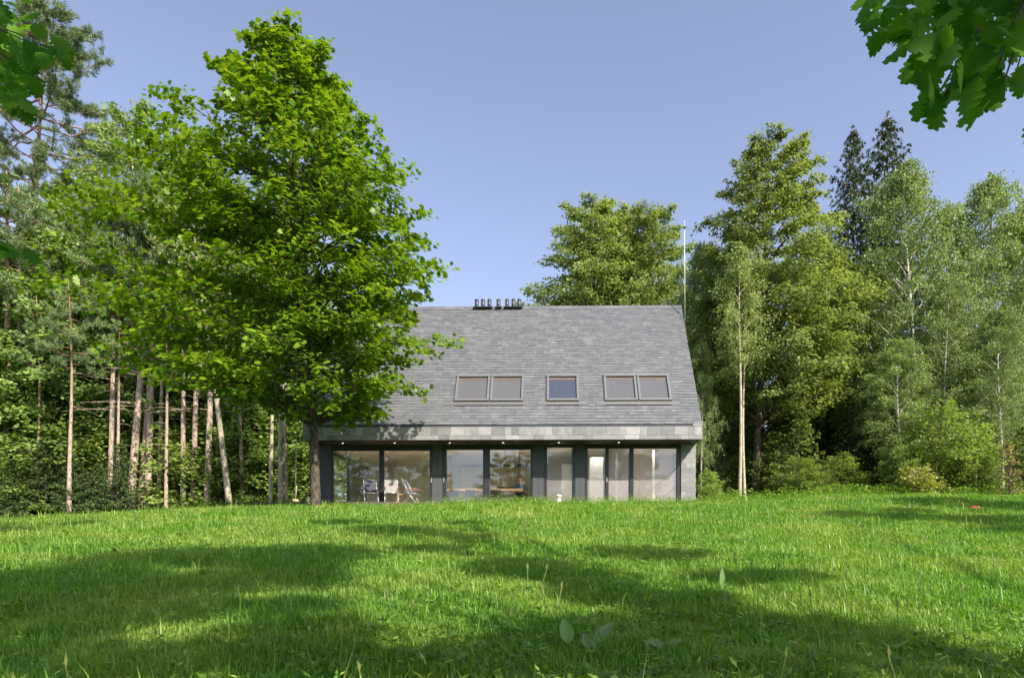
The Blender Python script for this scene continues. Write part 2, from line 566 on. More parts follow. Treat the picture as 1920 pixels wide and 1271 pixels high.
def broadleaf(name, loc, H, env, nb, nt, nl, lsize, tmpl, lm, bm, r0, seed, depthR=None, droop=0.1, rise=.45,
              lean=(0, 0), up=0.55, spread=.30, wob=.12, twl=.34, flare=1.35, label=None, cat="tree", group=None, rot=(0, 0, 0), hang=.25):
    """env: list of (height, reach_left, reach_right); crown reaches these radii at these heights"""
    rs = np.random.RandomState(seed)
    root = empty(name, loc, rot, label, cat, group)
    path = trunk_path(H*.97, lean, wob, 16, rs)
    wood = Wood()
    k = len(path)
    rad = [r0*(1-.93*i/(k-1))**.85 for i in range(k)]
    rad[0] *= flare
    pts = [tuple(p) for p in path]
    pts.insert(1, tuple(path[0]*.6+path[1]*.4)); rad.insert(1, r0*1.04)
    pts[0] = (pts[0][0], pts[0][1], -.25)
    wood.tube(pts, rad, 12)
    hs = np.array([e[0] for e in env]); L = np.array([e[1] for e in env]); Rr = np.array([e[2] for e in env])
    P = []; A = []; N = []
    gold = 2.39996
    h_lo, h_hi = hs[0], hs[-1]
    rmean = float(np.mean((L+Rr)/2))
    nt0 = nt
    for b in range(nb):
        q = (b+.5)/nb
        ht = h_lo + (h_hi-h_lo)*(q**.9)
        az = b*gold + rs.normal(0, .25)
        l, r = np.interp(ht, hs, L), np.interp(ht, hs, Rr)
        d = depthR if depthR else (l+r)/2
        dmax = (l+r)/2*1.0
        ca, sa = math.cos(az), math.sin(az)
        rx = r if ca > 0 else l
        ry = min(d, dmax) if depthR else dmax
        reach = 1/math.sqrt((ca/rx)**2+(sa/ry)**2)
        nt = int(round(nt0*min(1.7, max(.7, reach/rmean))))
        reach *= rs.uniform(.68, 1.04)
        dir = np.array([ca, sa, 0])
        c_t = at(path, H, ht)
        tip = np.array([c_t[0], c_t[1], ht]) + dir*reach
        ho = max(h_lo*.82, ht - reach*rise*rs.uniform(.8, 1.3))
        o = at(path, H, ho)
        midp = o + (tip-o)*.5 + np.array([0, 0, reach*(.10+droop)])
        tip = tip - np.array([0, 0, reach*droop])
        n = 8
        c = bez(o, midp, tip, n)
        c[1:-1] += rs.normal(0, .05*reach/3, (n-2, 3))
        rb = max(.012, min(r0*.42, .022*reach+.008)) * (1-.5*q)
        wood.limb(c, rb, .006, 6)
        P_t = []
        for t in range(nt):
            s = .22 + .78*((t+rs.rand())/nt)
            j = min(int(s*(n-1)), n-2); f = s*(n-1)-j
            p = c[j]*(1-f)+c[j+1]*f
            tan = unit(c[j+1]-c[j])
            side = 1 if t % 2 else -1
            ang = side*rs.uniform(.5, 1.25) if t < nt-2 else side*rs.uniform(0, .4)
            dx = math.cos(ang)*tan[0]-math.sin(ang)*tan[1]
            dy = math.sin(ang)*tan[0]+math.cos(ang)*tan[1]
            td = unit(np.array([dx, dy, tan[2]*.5+rs.normal(0.08, .22)]))
            tl = (.25+reach*twl*(1.05-.65*s))*rs.uniform(.7, 1.3)
            e = p+td*tl - np.array([0, 0, droop*tl*1.2])
            wood.tube([tuple(p), tuple((p+e)/2+np.array([0, 0, .05*tl])), tuple(e)], [.011, .007, .003], 3, cap=False)
            m = max(3, int(nl*tl/(.25+reach*twl*.6)*rs.uniform(.7, 1.3)))
            u = rs.beta(1.6, 1.0, m)
            pp = p + (e-p)*u[:, None] + np.array([0, 0, .05*tl])*(4*u*(1-u))[:, None]
            off = rs.normal(0, 1, (m, 3))*np.array([spread, spread, spread*.55])*(.35+.4*tl)
            pp = pp+off
            pp[:, 2] -= np.abs(rs.normal(0, hang*.3, m))
            out = unit(off+td*.25+dir*.1)
            ax = out*np.array([1, 1, .4]) + td*.4
            ax[:, 2] -= hang + rs.rand(m)*.5
            nn = np.tile(np.array([0, 0, up]), (m, 1)) + rs.normal(0, .42, (m, 3)) + dir*.35
            P.append(pp); A.append(ax); N.append(nn)
    wood.build("trunk", bm, root, smooth=True)
    P = np.concatenate(P); A = np.concatenate(A); N = np.concatenate(N)
    sz = lsize*rs.uniform(.6, 1.25, len(P))
    leaves("crown", P, A, N, sz, tmpl, lm, root)
    return root

def birch(name, loc, H, rmax, hb, nb, nl, lsize, lm, bm, r0, seed, label=None, cat="tree", group=None, rot=(0, 0, 0), weep=1.0):
    rs = np.random.RandomState(seed)
    root = empty(name, loc, rot, label, cat, group)
    path = trunk_path(H*.93, (rs.normal(0, .4), rs.normal(0, .4)), .25, 16, rs)
    wood = Wood()
    rad = [r0*(1-.95*i/15)**.9 for i in range(16)]
    pts = [tuple(p) for p in path]; pts[0] = (0, 0, -.25)
    wood.tube(pts, rad, 10)
    P = []; A = []; N = []
    for b in range(nb):
        q = (b+.5)/nb
        ho = hb+(H-hb)*q
        az = b*2.39996+rs.normal(0, .3)
        prof = math.sin(math.pi*min(1, (q*.80+.20))**.9)*.85+.15
        ln = rmax*prof*rs.uniform(.55, 1.1)*(1-.25*q)
        o = at(path, H, ho)
        d = np.array([math.cos(az), math.sin(az), 0])
        tip = o+d*ln+np.array([0, 0, ln*rs.uniform(.25, .8)])
        c = bez(o, o+d*ln*.45+np.array([0, 0, ln*.7]), tip, 7)
        wood.limb(c, .010+.014*ln*.5, .004, 5)
        for t in range(9):
            s = .25+.75*(t+rs.rand())/9
            j = min(int(s*6), 5); f = s*6-j
            p = c[j]*(1-f)+c[j+1]*f
            a2 = az+rs.normal(0, 1.0)
            dd = np.array([math.cos(a2), math.sin(a2), 0])
            hl = rs.uniform(.5, 1.5)*weep*(1.2-.5*q)
            e = p+dd*rs.uniform(.3, .8)-np.array([0, 0, hl])
            tw = bez(p, p+dd*.45+np.array([0, 0, .18]), e, 5)
            wood.tube([tuple(x) for x in tw], [.005, .004, .003, .003, .002], 3, cap=False)
            m = int(nl*rs.uniform(.7, 1.3))
            u = rs.rand(m)
            x = u*4; jj = np.minimum(x.astype(int), 3); ff = (x-jj)[:, None]
            pp = tw[jj]*(1-ff)+tw[jj+1]*ff + rs.normal(0, .13, (m, 3))
            P.append(pp)
            ax = rs.normal(0, .6, (m, 3)); ax[:, 2] -= .9
            A.append(ax); N.append(rs.normal(0, .6, (m, 3))+np.array([0, 0, .35])+d*.5)
    m = 260      # leafy tip round the leader
    tip_ = np.array(path[-1]); hh = rs.rand(m)
    P.append(tip_+np.stack([rs.normal(0, .28, m)*hh, rs.normal(0, .28, m)*hh, .45-1.3*hh], 1))
    A.append(rs.normal(0, .6, (m, 3))-np.array([0, 0, .4])); N.append(rs.normal(0, .6, (m, 3))+np.array([0, 0, .4]))
    wood.build("trunk", bm, root, smooth=True)
    P = np.concatenate(P); A = np.concatenate(A); N = np.concatenate(N)
    leaves("crown", P, A, N, lsize*rs.uniform(.6, 1.3, len(P)), T_DIA, lm, root)
    return root

def conifer(name, loc, H, rmax, hb, nw, lm, bm, r0, seed, nsz=.13, dens=26, droop=.35, uptip=.25, label=None, cat="tree", group=None, rot=(0, 0, 0), hangl=.5, per=6, nw_w=.035, cones=None):
    """spruce: whorls of boughs carrying hanging sprays of needles"""
    rs = np.random.RandomState(seed)
    root = empty(name, loc, rot, label, cat, group)
    wood = Wood()
    path = trunk_path(H*.985, (rs.normal(0, .02*H), 0), .03, 10, rs)
    pts = [tuple(p) for p in path]; pts[0] = (0, 0, -.25)
    wood.tube(pts, [r0*(1-.97*i/9) for i in range(10)], 8)
    P = []; A = []; N = []; Wd = []
    for w in range(nw):
        q = w/(nw-1)
        hh = hb+(H*.985-hb)*q
        o0 = at(path, H, hh)
        L0 = rmax*((1-q)**.8*.96+.05)
        for b in range(per):
            az = w*1.1+b*2*math.pi/per+rs.normal(0, .25)
            ln = L0*rs.uniform(.65, 1.12)
            o = o0+np.array([0, 0, rs.normal(0, .12)*min(1, L0)])
            d = np.array([math.cos(az), math.sin(az), 0])
            elev = .15+.8*q**2 - droop*(1-q)
            tip = o+d*ln+np.array([0, 0, ln*(elev+uptip*.6)])
            c = bez(o, o+d*ln*.5+np.array([0, 0, ln*(elev-.15)*.7]), tip, 6)
            wood.limb(c, .008+.010*ln, .004, 4)
            ns = max(4, int(ln*7))
            side = np.array([-d[1], d[0], 0])
            for s in range(ns):
                u = .12+.88*(s+rs.rand())/ns
                j = min(int(u*5), 4); f = u*5-j
                p = c[j]*(1-f)+c[j+1]*f
                sg = 1 if s % 2 else -1
                sl_ = (.12+ln*.30*(1.1-u))*rs.uniform(.6, 1.2)
                e = p + side*sg*sl_*.8 + d*sl_*.55 - np.array([0, 0, sl_*hangl*rs.uniform(.3, 1.3)])
                m = int(dens*(.25+sl_))
                uu = rs.rand(m)[:, None]
                pp = p+(e-p)*uu+rs.normal(0, .025, (m, 3))
                ax = unit(e-p)+rs.normal(0, .45, (m, 3))
                P.append(pp); A.append(ax); N.append(rs.normal(0, .4, (m, 3))+np.array([0, 0, .8]))
    # leader
    m = 60
    pp = np.stack([rs.normal(0, .03, m)+path[-1][0], rs.normal(0, .03, m)+path[-1][1], H*.95+rs.rand(m)*H*.05], 1)
    P.append(pp); ax = rs.normal(0, .6, (m, 3)); ax[:, 2] += .6; A.append(ax); N.append(rs.normal(0, 1, (m, 3)))
    wood.build("trunk", bm, root, smooth=True)
    P = np.concatenate(P); A = np.concatenate(A); N = np.concatenate(N)
    sz = nsz*rs.uniform(.6, 1.3, len(P))
    leaves("crown", P, A, N, sz, T_LAN, lm, root, wid=np.full(len(P), nw_w*6))
    for i in range(cones or 0):
        h = H*rs.uniform(.80, .985); rr = rmax*((1-h/H)**.8+.03)*rs.uniform(.4, .95); a = rs.rand()*6.28
        cm = MB().lathe([(.012, -.15), (.03, -.09), (.028, -.03), (.008, 0)], 6, (rr*math.cos(a)+path[-1][0], rr*math.sin(a), h))
        cm.build("cone", M['cone'], root)
    return root
M['cone'] = plain("spruce_cone", (.24, .13, .07), .8)

def pine(name, loc, H, rmax, hb, nb, lm, bm, r0, seed, ntuft=9, label=None, cat="tree", group=None, rot=(0, 0, 0), lean=(0, 0), dead=10, nsz=.20):
    rs = np.random.RandomState(seed)
    root = empty(name, loc, rot, label, cat, group)
    wood = Wood()
    path = trunk_path(H*.97, lean, .18, 18, rs)
    pts = [tuple(p) for p in path]; pts[0] = (0, 0, -.25)
    wood.tube(pts, [r0*(1-.86*i/17)*(1.25 if i == 0 else 1) for i in range(18)], 10)
    P = []; A = []; N = []
    for b in range(dead):           # bare dead limbs below the crown
        hh = hb*rs.uniform(.55, 1.0); az = rs.rand()*6.28; ln = rs.uniform(.8, 2.4)
        o = at(path, H, hh); d = np.array([math.cos(az), math.sin(az), 0])
        c = bez(o, o+d*ln*.5+np.array([0, 0, .05]), o+d*ln-np.array([0, 0, ln*.12]), 5)
        wood.limb(c, .02, .006, 4)
    for b in range(nb):
        q = (b+.5)/nb
        hh = hb+(H*.96-hb)*q
        az = b*2.39996+rs.normal(0, .4)
        ln = rmax*(math.sin(math.pi*(.22+.72*q))*.9+.12)*rs.uniform(.5, 1.15)
        o = at(path, H, hh)
        d = np.array([math.cos(az), math.sin(az), 0])
        tip = o+d*ln+np.array([0, 0, ln*rs.uniform(-.05, .35)])
        c = bez(o, o+d*ln*.55-np.array([0, 0, ln*.05]), tip, 8)
        c[2:-1] += rs.normal(0, .06, (5, 3))*ln*.4
        wood.limb(c, .012+.010*ln, .008, 5)
        for t in range(ntuft):
            s = .35+.65*(t+rs.rand())/ntuft
            j = min(int(s*7), 6); f = s*7-j
            p = c[j]*(1-f)+c[j+1]*f
            a2 = az+rs.normal(0, .9)
            tl = rs.uniform(.25, .9)*(1.2-.4*s)*min(1.2, ln*.4+.3)
            dd = unit(np.array([math.cos(a2), math.sin(a2), rs.uniform(.1, .7)]))
            e = p+dd*tl
            wood.tube([tuple(p), tuple(e)], [.012, .006], 3, cap=False)
            for k in range(4):
                ct = p+(e-p)*(.45+.2*k)+rs.normal(0, .10, 3)
                m = 26
                ax = rs.normal(0, 1, (m, 3)); ax[:, 2] += .45; ax += dd*.6
                P.append(ct+rs.normal(0, .05, (m, 3))); A.append(ax); N.append(rs.normal(0, 1, (m, 3)))
    wood.build("trunk", bm, root, smooth=True)
    P = np.concatenate(P); A = np.concatenate(A); N = np.concatenate(N)
    sz = nsz*rs.uniform(.7, 1.2, len(P))
    leaves("crown", P, A, N, sz, T_LAN, lm, root, wid=np.full(len(P), .11))
    return root

def copy_tree(src, loc, rotz=0, scale=1.0, label=None, group=None, tilt=(0, 0), name=None):
    c = src.copy(); COL.objects.link(c)
    c.location = loc; c.rotation_euler = (tilt[0], tilt[1], rotz)
    c.scale = (scale,)*3 if not isinstance(scale, (tuple, list)) else scale
    if label: c["label"] = label
    if group: c["group"] = group
    elif "group" in c: del c["group"]
    for ch in src.children:
        k = ch.copy(); COL.objects.link(k); k.parent = c
    return c

# ------------------------------------------------------------------ ground
def sstep(a, b, x):
    t = np.clip((x-a)/(b-a), 0, 1); return t*t*(3-2*t)

def ground(x, y):
    x = np.asarray(x, float); y = np.asarray(y, float)
    base = -1.21+.1226*y
    top = 2.06+0*y
    k = .16
    z = -k*np.logaddexp(-base/k, -top/k)
    z = z-.95*sstep(-10, -21, x)*sstep(10, 24, y)
    z = z-.10*sstep(-2.5, -4.5, x)*sstep(20, 25, y)
    z = z+.34*sstep(6, 12, x)*sstep(18, 28, y)
    z = z+.035*np.sin(x*1.3+y*.7)*np.cos(y*1.1-x*.4)+.02*np.sin(x*3.1)*np.sin(y*2.7)
    z = np.logaddexp(z/.8, -6.5/.8)*.8
    return z
def gz(x, y): return float(ground(x, y))

xs = np.unique(np.concatenate([np.linspace(-45, 45, 221), np.linspace(-600, -45, 30), np.linspace(45, 600, 30)]))
ys = np.unique(np.concatenate([np.linspace(-6, 45, 160), np.linspace(-600, -6, 50), np.linspace(45, 600, 30)]))
GX, GY = np.meshgrid(xs, ys)
GZ = ground(GX, GY)
nx, ny = len(xs), len(ys)
idx = np.arange(nx*ny).reshape(ny, nx)
gf = np.stack([idx[:-1, :-1], idx[:-1, 1:], idx[1:, 1:], idx[1:, :-1]], -1).reshape(-1, 4)
g = link("ground", npmesh("ground", np.stack([GX, GY, GZ], -1).reshape(-1, 3), gf), M['ground'], None, True)
tag(g, kind="structure")

def P3(px, py, d):      # a photograph point at distance d
    return ((px-PX)*d/F, d, (PY-py)*d/F)
def base_at(px, d):
    x = (px-PX)*d/F
    return (x, d, gz(x, d))

# ------------------------------------------------------------------ house
FZ = 2.108
HX, HY = 0.0, 28.4
house = empty("house", (HX, HY, FZ), (0, 0, R(-0.9)), "dark slate clad gabled house with a steep roof and a glazed ground floor", "house")
def fx(px, yl=0.0): return (px-1035)*(HY+yl)/F+.444
def fz(py, yl=0.0): return (PY-py)*(HY+yl)/F-FZ
YE = -1.2
XL, XR = -9.54, 6.41
ZS, ZF, ZE = 2.48, 2.99, 3.06
YR, ZR = 3.2, 9.37
YB = 7.6
RL = math.hypot(YR-YE, ZR-ZE)
U = Vector((0, (YR-YE)/RL, (ZR-ZE)/RL))
NV = Vector((0, -U.z, U.y))
def rp(x, s, h=0.0):
    v = Vector((x, YE, ZE))+U*s+NV*h
    return (v.x, v.y, v.z)

# roof body
rb = MB()
rb.prism([(YE, ZE-.10), (YE+.02, ZE-.02), (YR, ZR-.03), (YB, ZE-.02), (YB, ZE-.15), (YR, ZR-.2)], XL+.012, XR-.012)
roof = rb.build("roof", M['roofdeck'], house)

SKY = [(-3.56, -2.16), (-2.11, -.745), (.225, 1.545), (2.61, 3.95), (4.0, 5.33)]
S0, S1 = .172*RL, .375*RL
def in_sky(x0, x1, s0, s1):
    for a, b in SKY:
        if x1 > a+.03 and x0 < b-.03 and s1 > S0-.06 and s0 < S1+.02: return True
    return False
rs = np.random.RandomState(3)
sm = MB()
course = .172
nc = int((RL-.05)/course)
for i in range(nc):
    s0 = .03+i*course; s1 = s0+course+.03
    x = XL+rs.uniform(-.35, 0)
    while x < XR:
        w = rs.choice([.2, .28, .3, .3, .32, .42])*rs.uniform(.95, 1.05)
        x0, x1 = max(x, XL), min(x+w, XR)
        x += w
        if x1-x0 < .03: continue
        # split around skylights
        if in_sky(x0, x1, s0, s1):
            cut = False
            for a, b in SKY:
                if x0 < a and x1 > a: x1 = a; cut = True
                elif x0 < b and x1 > b: x0 = b; cut = True
            if not cut or x1-x0 < .02 or in_sky(x0+.035, x1-.035, s0, s1): continue
        h = .016+rs.uniform(-.003, .007); t = rs.uniform(-.002, .002); ds = rs.uniform(-.006, .006)
        gp = .0015
        hb_ = .003
        sm.hexa([rp(x0+gp, s0+ds, .001), rp(x1-gp, s0+ds, .001), rp(x1-gp, s1, .0), rp(x0+gp, s1, .0),
                 rp(x0+gp, s0+ds, h+.006+t), rp(x1-gp, s0+ds, h+.006-t), rp(x1-gp, s1, hb_+.004), rp(x0+gp, s1, hb_+.004)])
sm.build("slates", M['slate'], roof)
cp = MB()
x = XL
while x < XR-.02:
    x1 = min(x+.5*rs.uniform(.8, 1.2), XR)
    cp.hexa([rp(x+.002, RL-.20, .012), rp(x1-.002, RL-.20, .012), (x1-.002, YR, ZR-.01), (x+.002, YR, ZR-.01),
             rp(x+.002, RL-.20, .03), rp(x1-.002, RL-.20, .03), (x1-.002, YR, ZR+.035), (x+.002, YR, ZR+.035)])
    cp.hexa([(x+.002, YR, ZR-.01), (x1-.002, YR, ZR-.01), (x1-.002, YR+.13, ZR-.20), (x+.002, YR+.13, ZR-.20),
             (x+.002, YR, ZR+.035), (x1-.002, YR, ZR+.035), (x1-.002, YR+.16, ZR-.19), (x+.002, YR+.16, ZR-.19)])
    x = x1
cp.build("ridge_capping", M['slate'], roof)

# gable walls
gp_ = [(YE+.03, ZS+.004), (YE+.03, ZE-.12), (YR, ZR-.24), (YB, ZE-.17), (YB, 0-.3), (.0, -.3), (.0, ZS+.004)]
MB().prism(gp_, XR-.30, XR-.016).build("gable_wall", M['slate_wall'], house)
gl_ = [(YE+.03, ZS+.004), (YE+.03, ZE-.12), (YR, ZR-.24), (YB, ZE-.17), (YB, 0-.3), (4.6, -.3), (4.6, ZS+.004)]
MB().prism(gl_, XL+.016, XL+.30).build("gable_wall", M['slate_wall'], house)
MB().box(XL+.3, XR-.3, YB-.25, YB-.01, -.3, ZE-.2).build("rear_wall", M['slate_wall'], house)

# slate facing of eave fascia (two courses) and of the right hand pier
fm = MB()
for z0, z1, ws in ((2.665, ZF, [.27, .27, .27, .54]), (ZS, 2.662, [.28, .42, .56])):
    x = XL
    while x < XR:
        w = ws[rs.randint(len(ws))]
        x1 = min(x+w, XR)
        if x1-x > .02:
            y = YE-.018+rs.uniform(-.004, .004)
            fm.box(x+.0025, x1-.0025, y, YE+.012, z0+.0025, z1-.002)
        x = x1
fm.build("fascia", M['slate_face'], house)
MB().box(XL+.012, XR-.012, YE+.014, YE+.10, ZS+.006, ZE-.14).build("fascia_backing", M['roofdeck'], house)
gt = MB()
gt.box(-9.30, 6.02, YE-.016, YE+.0, ZF+.002, ZF+.035)
gt.box(-9.30, 6.02, YE+.03, YE+.05, ZF+.002, ZF+.135)
gt.box(-9.30, 6.02, YE-.0, YE+.03, ZF+.002, ZF+.014)
gt.build("gutter", M['gutter'], house)
for a, b in ((XL, -9.30), (6.03, XR)):
    MB().box(a, b-.002, YE-.03, YE+.06, ZF+.004, ZF+.10).build("eave_end_slate", M['slate_face'], house)

# soffit boards
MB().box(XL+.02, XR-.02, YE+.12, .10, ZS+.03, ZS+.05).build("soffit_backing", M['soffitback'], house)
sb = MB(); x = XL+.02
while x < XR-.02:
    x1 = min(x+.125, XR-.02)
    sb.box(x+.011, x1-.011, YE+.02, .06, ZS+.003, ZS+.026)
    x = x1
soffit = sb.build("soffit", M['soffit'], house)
for px in (641, 739, 843, 943, 1048, 1160):
    xx = fx(px, -.55)
    lm_ = MB().lathe([(.05, 0), (.05, .012), (.03, .013)], 14, (xx, -.55, ZS-.012))
    dl = lm_.build("downlight", M['handle'], soffit)
    MB().lathe([(.036, 0), (.036, .004)], 14, (xx, -.55, ZS-.0165)).build("lamp_or_fill_glass", M['lampglass'], soffit)
for px in (893, 1000):
    xx = fx(px, -.8)
    MB().box(xx-.06, xx+.06, -.84, -.76, ZS-.006, ZS+.001).build("soffit_vent", M['frame'], soffit)

# facade piers (dark vertical panels)
def piers(px0, px1, m, nboard, z0=-.3, z1=ZS-.002):
    a, b = fx(px0), fx(px1); w = (b-a)/nboard
    p = MB()
    for k in range(nboard):
        p.box(a+k*w+.003, a+(k+1)*w-.003, 0.0, .05, z0, z1)
    p.box(a, b, .052, .22, z0, z1)
    p.build("wall_panel", m, house)
XWL = fx(585)
for a, b, n in ((585, 619, 3), (809.5, 829, 2), (998.5, 1019.5, 2), (1078.5, 1096.5, 2)):
    piers(a, b, M['panel'], n)
# right hand slate pier
pm = MB(); zz = -.3; k = 0
xa, xb = fx(1276), XR-.0
while zz < ZS-.01:
    z1 = min(zz+.2, ZS-.003); x = xa-(.2 if k % 2 else .0)
    while x < xb-.01:
        x1 = x+.40
        a_, b_ = max(x, xa), min(x1, xb)
        if b_-a_ > .02: pm.box(a_+.002, b_-.002, -.022+rs.uniform(-.002, .002), -.002, zz+.002, z1-.001)
        x = x1
    zz = z1; k += 1
pm.build("slate_pier", M['slate_wall'], house)
MB().box(fx(1275.5), XR-.31, .0, .25, -.3, ZS-.002).build("pier_core", M['panel'], house)
# header band over the glazing
MB().box(XWL, fx(1275.5), .005, .20, 2.40, ZS+.001).build("header_band", M['frame'], house)
MB().box(XWL, fx(1276), .0, .25, -.35, -.012).build("plinth", M['panel'], house)

def window(px0, px1, top, panes, kind='glass', fr=.055, y=.03, handle=None, screen=None, track=True):
    """one framed opening between photo columns; panes = list of (px0, px1) glass extents"""
    a, b = fx(px0), fx(px1)
    zt = fz(top)
    f = MB()
    f.box(a, b, y, y+.12, zt, 2.398)
    f.box(a, b, y, y+.12, -.012, .05)
    cur = px0
    stops = []
    for q0, q1 in panes:
        stops.append((cur, q0)); cur = q1
    stops.append((cur, px1))
    for i, (s0, s1) in enumerate(stops):
        if s1-s0 > .3:
            f.box(fx(s0), fx(s1), y-.004, y+.116, .05, zt)
    w = f.build("window", M['frame'], house, bevel=.004)
    for q0, q1 in panes:
        g_ = MB()
        g_.box(fx(q0)-.012, fx(q1)+.012, y+.05, y+.056, .045, zt+.01)
        g_.build("pane", M[kind], w)
        tr_ = MB()      # slim inner sash lines
        for s in (q0, q1):
            xx = fx(s); o = .02 if s == q0 else -.02
            tr_.box(min(xx, xx+o), max(xx, xx+o), y+.02, y+.048, .05, zt)
        tr_.box(fx(q0)+.02, fx(q1)-.02, y+.02, y+.048, zt-.025, zt)
        tr_.build("sash", M['panel'], w)
    if handle:
        hx = fx(handle)
        hb2 = MB(); hb2.box(hx-.014, hx+.014, y-.028, y-.018, .92, 1.12); hb2.box(hx-.008, hx+.008, y-.02, y-.002, .95, .98); hb2.box(hx-.008, hx+.008, y-.02, y-.002, 1.06, 1.09)
        hb2.build("handle", M['handle'], w, bevel=.004)
    if screen:
        for q0, q1 in screen:
            MB().box(fx(q0), fx(q1), y+.072, y+.0725, .05, zt).build("insect_screen", M['screen'], w)
    return w
window(619, 809.5, 843, [(621.5, 710), (718, 805.5)], handle=808)
window(829, 998.5, 841.5, [(836, 906), (917.5, 995.5)], handle=831.5)
window(1019.5, 1078.5, 837.5, [(1025, 1074)], 'veilglass')
window(1096.5, 1275.5, 839.5, [(1101, 1135.5), (1140.5, 1180.5), (1187, 1268.5)], 'veilglass', handle=1137.7, screen=[(1140.5, 1180.5)])
# glazed left gable corner
w = MB()
for y0, y1 in ((.24, .32), (2.2, 2.28), (4.5, 4.6)):
    w.box(XL+.06, XL+.16, y0, y1, 0, 2.48)
w.box(XL+.06, XL+.16, .24, 4.6, 2.38, 2.48); w.box(XL+.06, XL+.16, .24, 4.6, -.3, .06)
wo = w.build("window", M['frame'], house)
for y0, y1 in ((.32, 2.2), (2.28, 4.5)):
    MB().box(XL+.10, XL+.106, y0-.01, y1+.01, .05, 2.39).build("pane", M['glass'], wo)
MB().box(XL+.02, fx(585)-.002, .0, .23, -.3, ZS-.002).build("wall_panel", M['panel'], house)

# interior
MB().box(XL+.31, XR-.31, .23, YB-.26, -.2, -.0).build("interior_floor", M['floorwood'], house)
MB().box(XL+.31, XR-.31, .21, YB-.26, 2.52, 2.62).build("interior_ceiling", M['ceiling'], house)
MB().box(XL+.31, -.02, YB-.40, YB-.27, 0.002, 2.518).build("interior_wall", M['plaster'], house)
MB().box(.0, 2.0, 5.2, 5.3, 0.002, 2.518).build("interior_wall", M['pinkwall'], house)
MB().box(2.0, XR-.32, 3.6, 3.7, 0.002, 2.518).build("interior_wall", M['pinkwall'], house)
MB().box(-.05, .0, .3, 5.1, 0.002, 2.518).build("partition", M['plaster'], house)
MB().box(1.42, 1.5, .9, 5.18, 0.002, 2.518).build("partition", M['plasterw'], house)
MB().box(3.22, 3.30, 1.4, 3.58, 0.002, 2.518).build("partition", M['pinkwall'], house)
MB().box(-4.75, -4.3, 3.4, 3.8, 0.002, 2.518).build("interior_column", M['doorwood'], house)
# round glowing discs added out of view under the ceiling to brighten the rooms
for lx, ly in ((-8.4, .40), (-7.2, .40), (-5.9, .40), (-4.9, .40), (-3.8, .40), (-2.7, .40), (-1.6, .40), (-.6, .40), (.7, .40), (2.4, .40), (3.7, .40), (4.6, .40), (5.5, .40)):
    lo_ = MB().lathe([(.15, 0), (.15, .05)], 20, (lx, ly, 2.462)).build("room_fill_lamp", M['pole'], house)
    MB().lathe([(.14, 0), (.14, .003)], 20, (lx, ly, 2.457)).build("lamp_or_fill_glass", M['roomfill'], lo_)
# kitchen fronts on the back wall
k = MB()
for i in range(6):
    x0 = -4.2+i*.68
    k.box(x0+.003, x0+.675, 6.55, 7.18, .95, 2.42)
kb = MB()
for i in range(6):
    x0 = -4.2+i*.68
    kb.box(x0+.003, x0+.675, 6.6, 7.18, .02, .86)
k.build("wall_cabinets", M['kitchen'], house); kb.build("base_cabinets", M['plasterw'], house)
MB().box(-2.4, -.9, 6.50, 6.545, 1.32, 1.37).build("shelf_light", M['frame'], house)
# white cupboard in bedroom, sheer curtain pole
MB().box(2.06, 2.62, .7, 1.3, .002, 2.05).build("wardrobe", M['plasterw'], house)
MB().box(fx(1225, .5)-.04, fx(1225, .5)+.05, .5, .56, .002, 2.3).build("curtain_edge", M['ceiling'], house)
# interior door leaf, ajar
MB().hexa([(.9, 3.0, .01), (1.4, 3.4, .01), (1.38, 3.44, .01), (.88, 3.04, .01), (.9, 3.0, 2.1), (1.4, 3.4, 2.1), (1.38, 3.44, 2.1), (.88, 3.04, 2.1)]).build("interior_door", M['plasterw'], house)

# skylights
for i, (a, b) in enumerate(SKY):
    ww = .085
    f = MB()
    def rbx(x0, x1, s0, s1, h0, h1, mb):
        mb.hexa([rp(x0, s0, h0), rp(x1, s0, h0), rp(x1, s1, h0), rp(x0, s1, h0), rp(x0, s0, h1), rp(x1, s0, h1), rp(x1, s1, h1), rp(x0, s1, h1)])
    rbx(a, a+ww, S0+.02, S1-.10, .012, .10, f)
    rbx(b-ww, b, S0+.02, S1-.10, .012, .10, f)
    rbx(a+ww+.001, b-ww-.001, S0+.02, S0+.13, .045, .092, f)
    rbx(a-.012, b+.012, S1-.099, S1+.03, .012, .118, f)
    sk = f.build("skylight", M['skyframe'], roof, bevel=.008)
    f2 = MB(); rbx(a+ww+.001, b-ww-.001, S0+.02, S1-.10, .012, .0205, f2)
    f2.build("blind", M['blindblue'] if i == 2 else M['blind'], sk)
    if i == 2:
        f4 = MB()
        for q in range(9):
            s_ = S0+.16+q*.135
            rbx(a+ww+.05, b-ww-.05, s_, s_+.012, .021, .024, f4)
        f4.build("blind_slats", M['frame'], sk)
    f3 = MB(); rbx(a+ww+.001, b-ww-.001, S1-.26, S1-.10, .021, .030, f3)
    f3.build("trim", M['skywood'], sk)
    gq = MB(); rbx(a+ww-.01, b-ww+.01, S0+.131, S1-.10, .056, .062, gq)
    gq.build("pane", M['skyglass'], sk)
for a, b in ((-3.95, -.55), (-.15, 1.9), (2.25, 5.65)):
    f = MB()
    rbx(a, b, S0-.20, S0-.005, .026, .034, f)
    f.build("flashing", M['flash'], roof)
for a, b in SKY:
    for u0, u1 in ((a-.035, a-.004), (b+.004, b+.022)):
        f = MB(); rbx(u0, u1, S0, S1, .02, .045, f); f.build("side_flashing", M['flash'], roof)

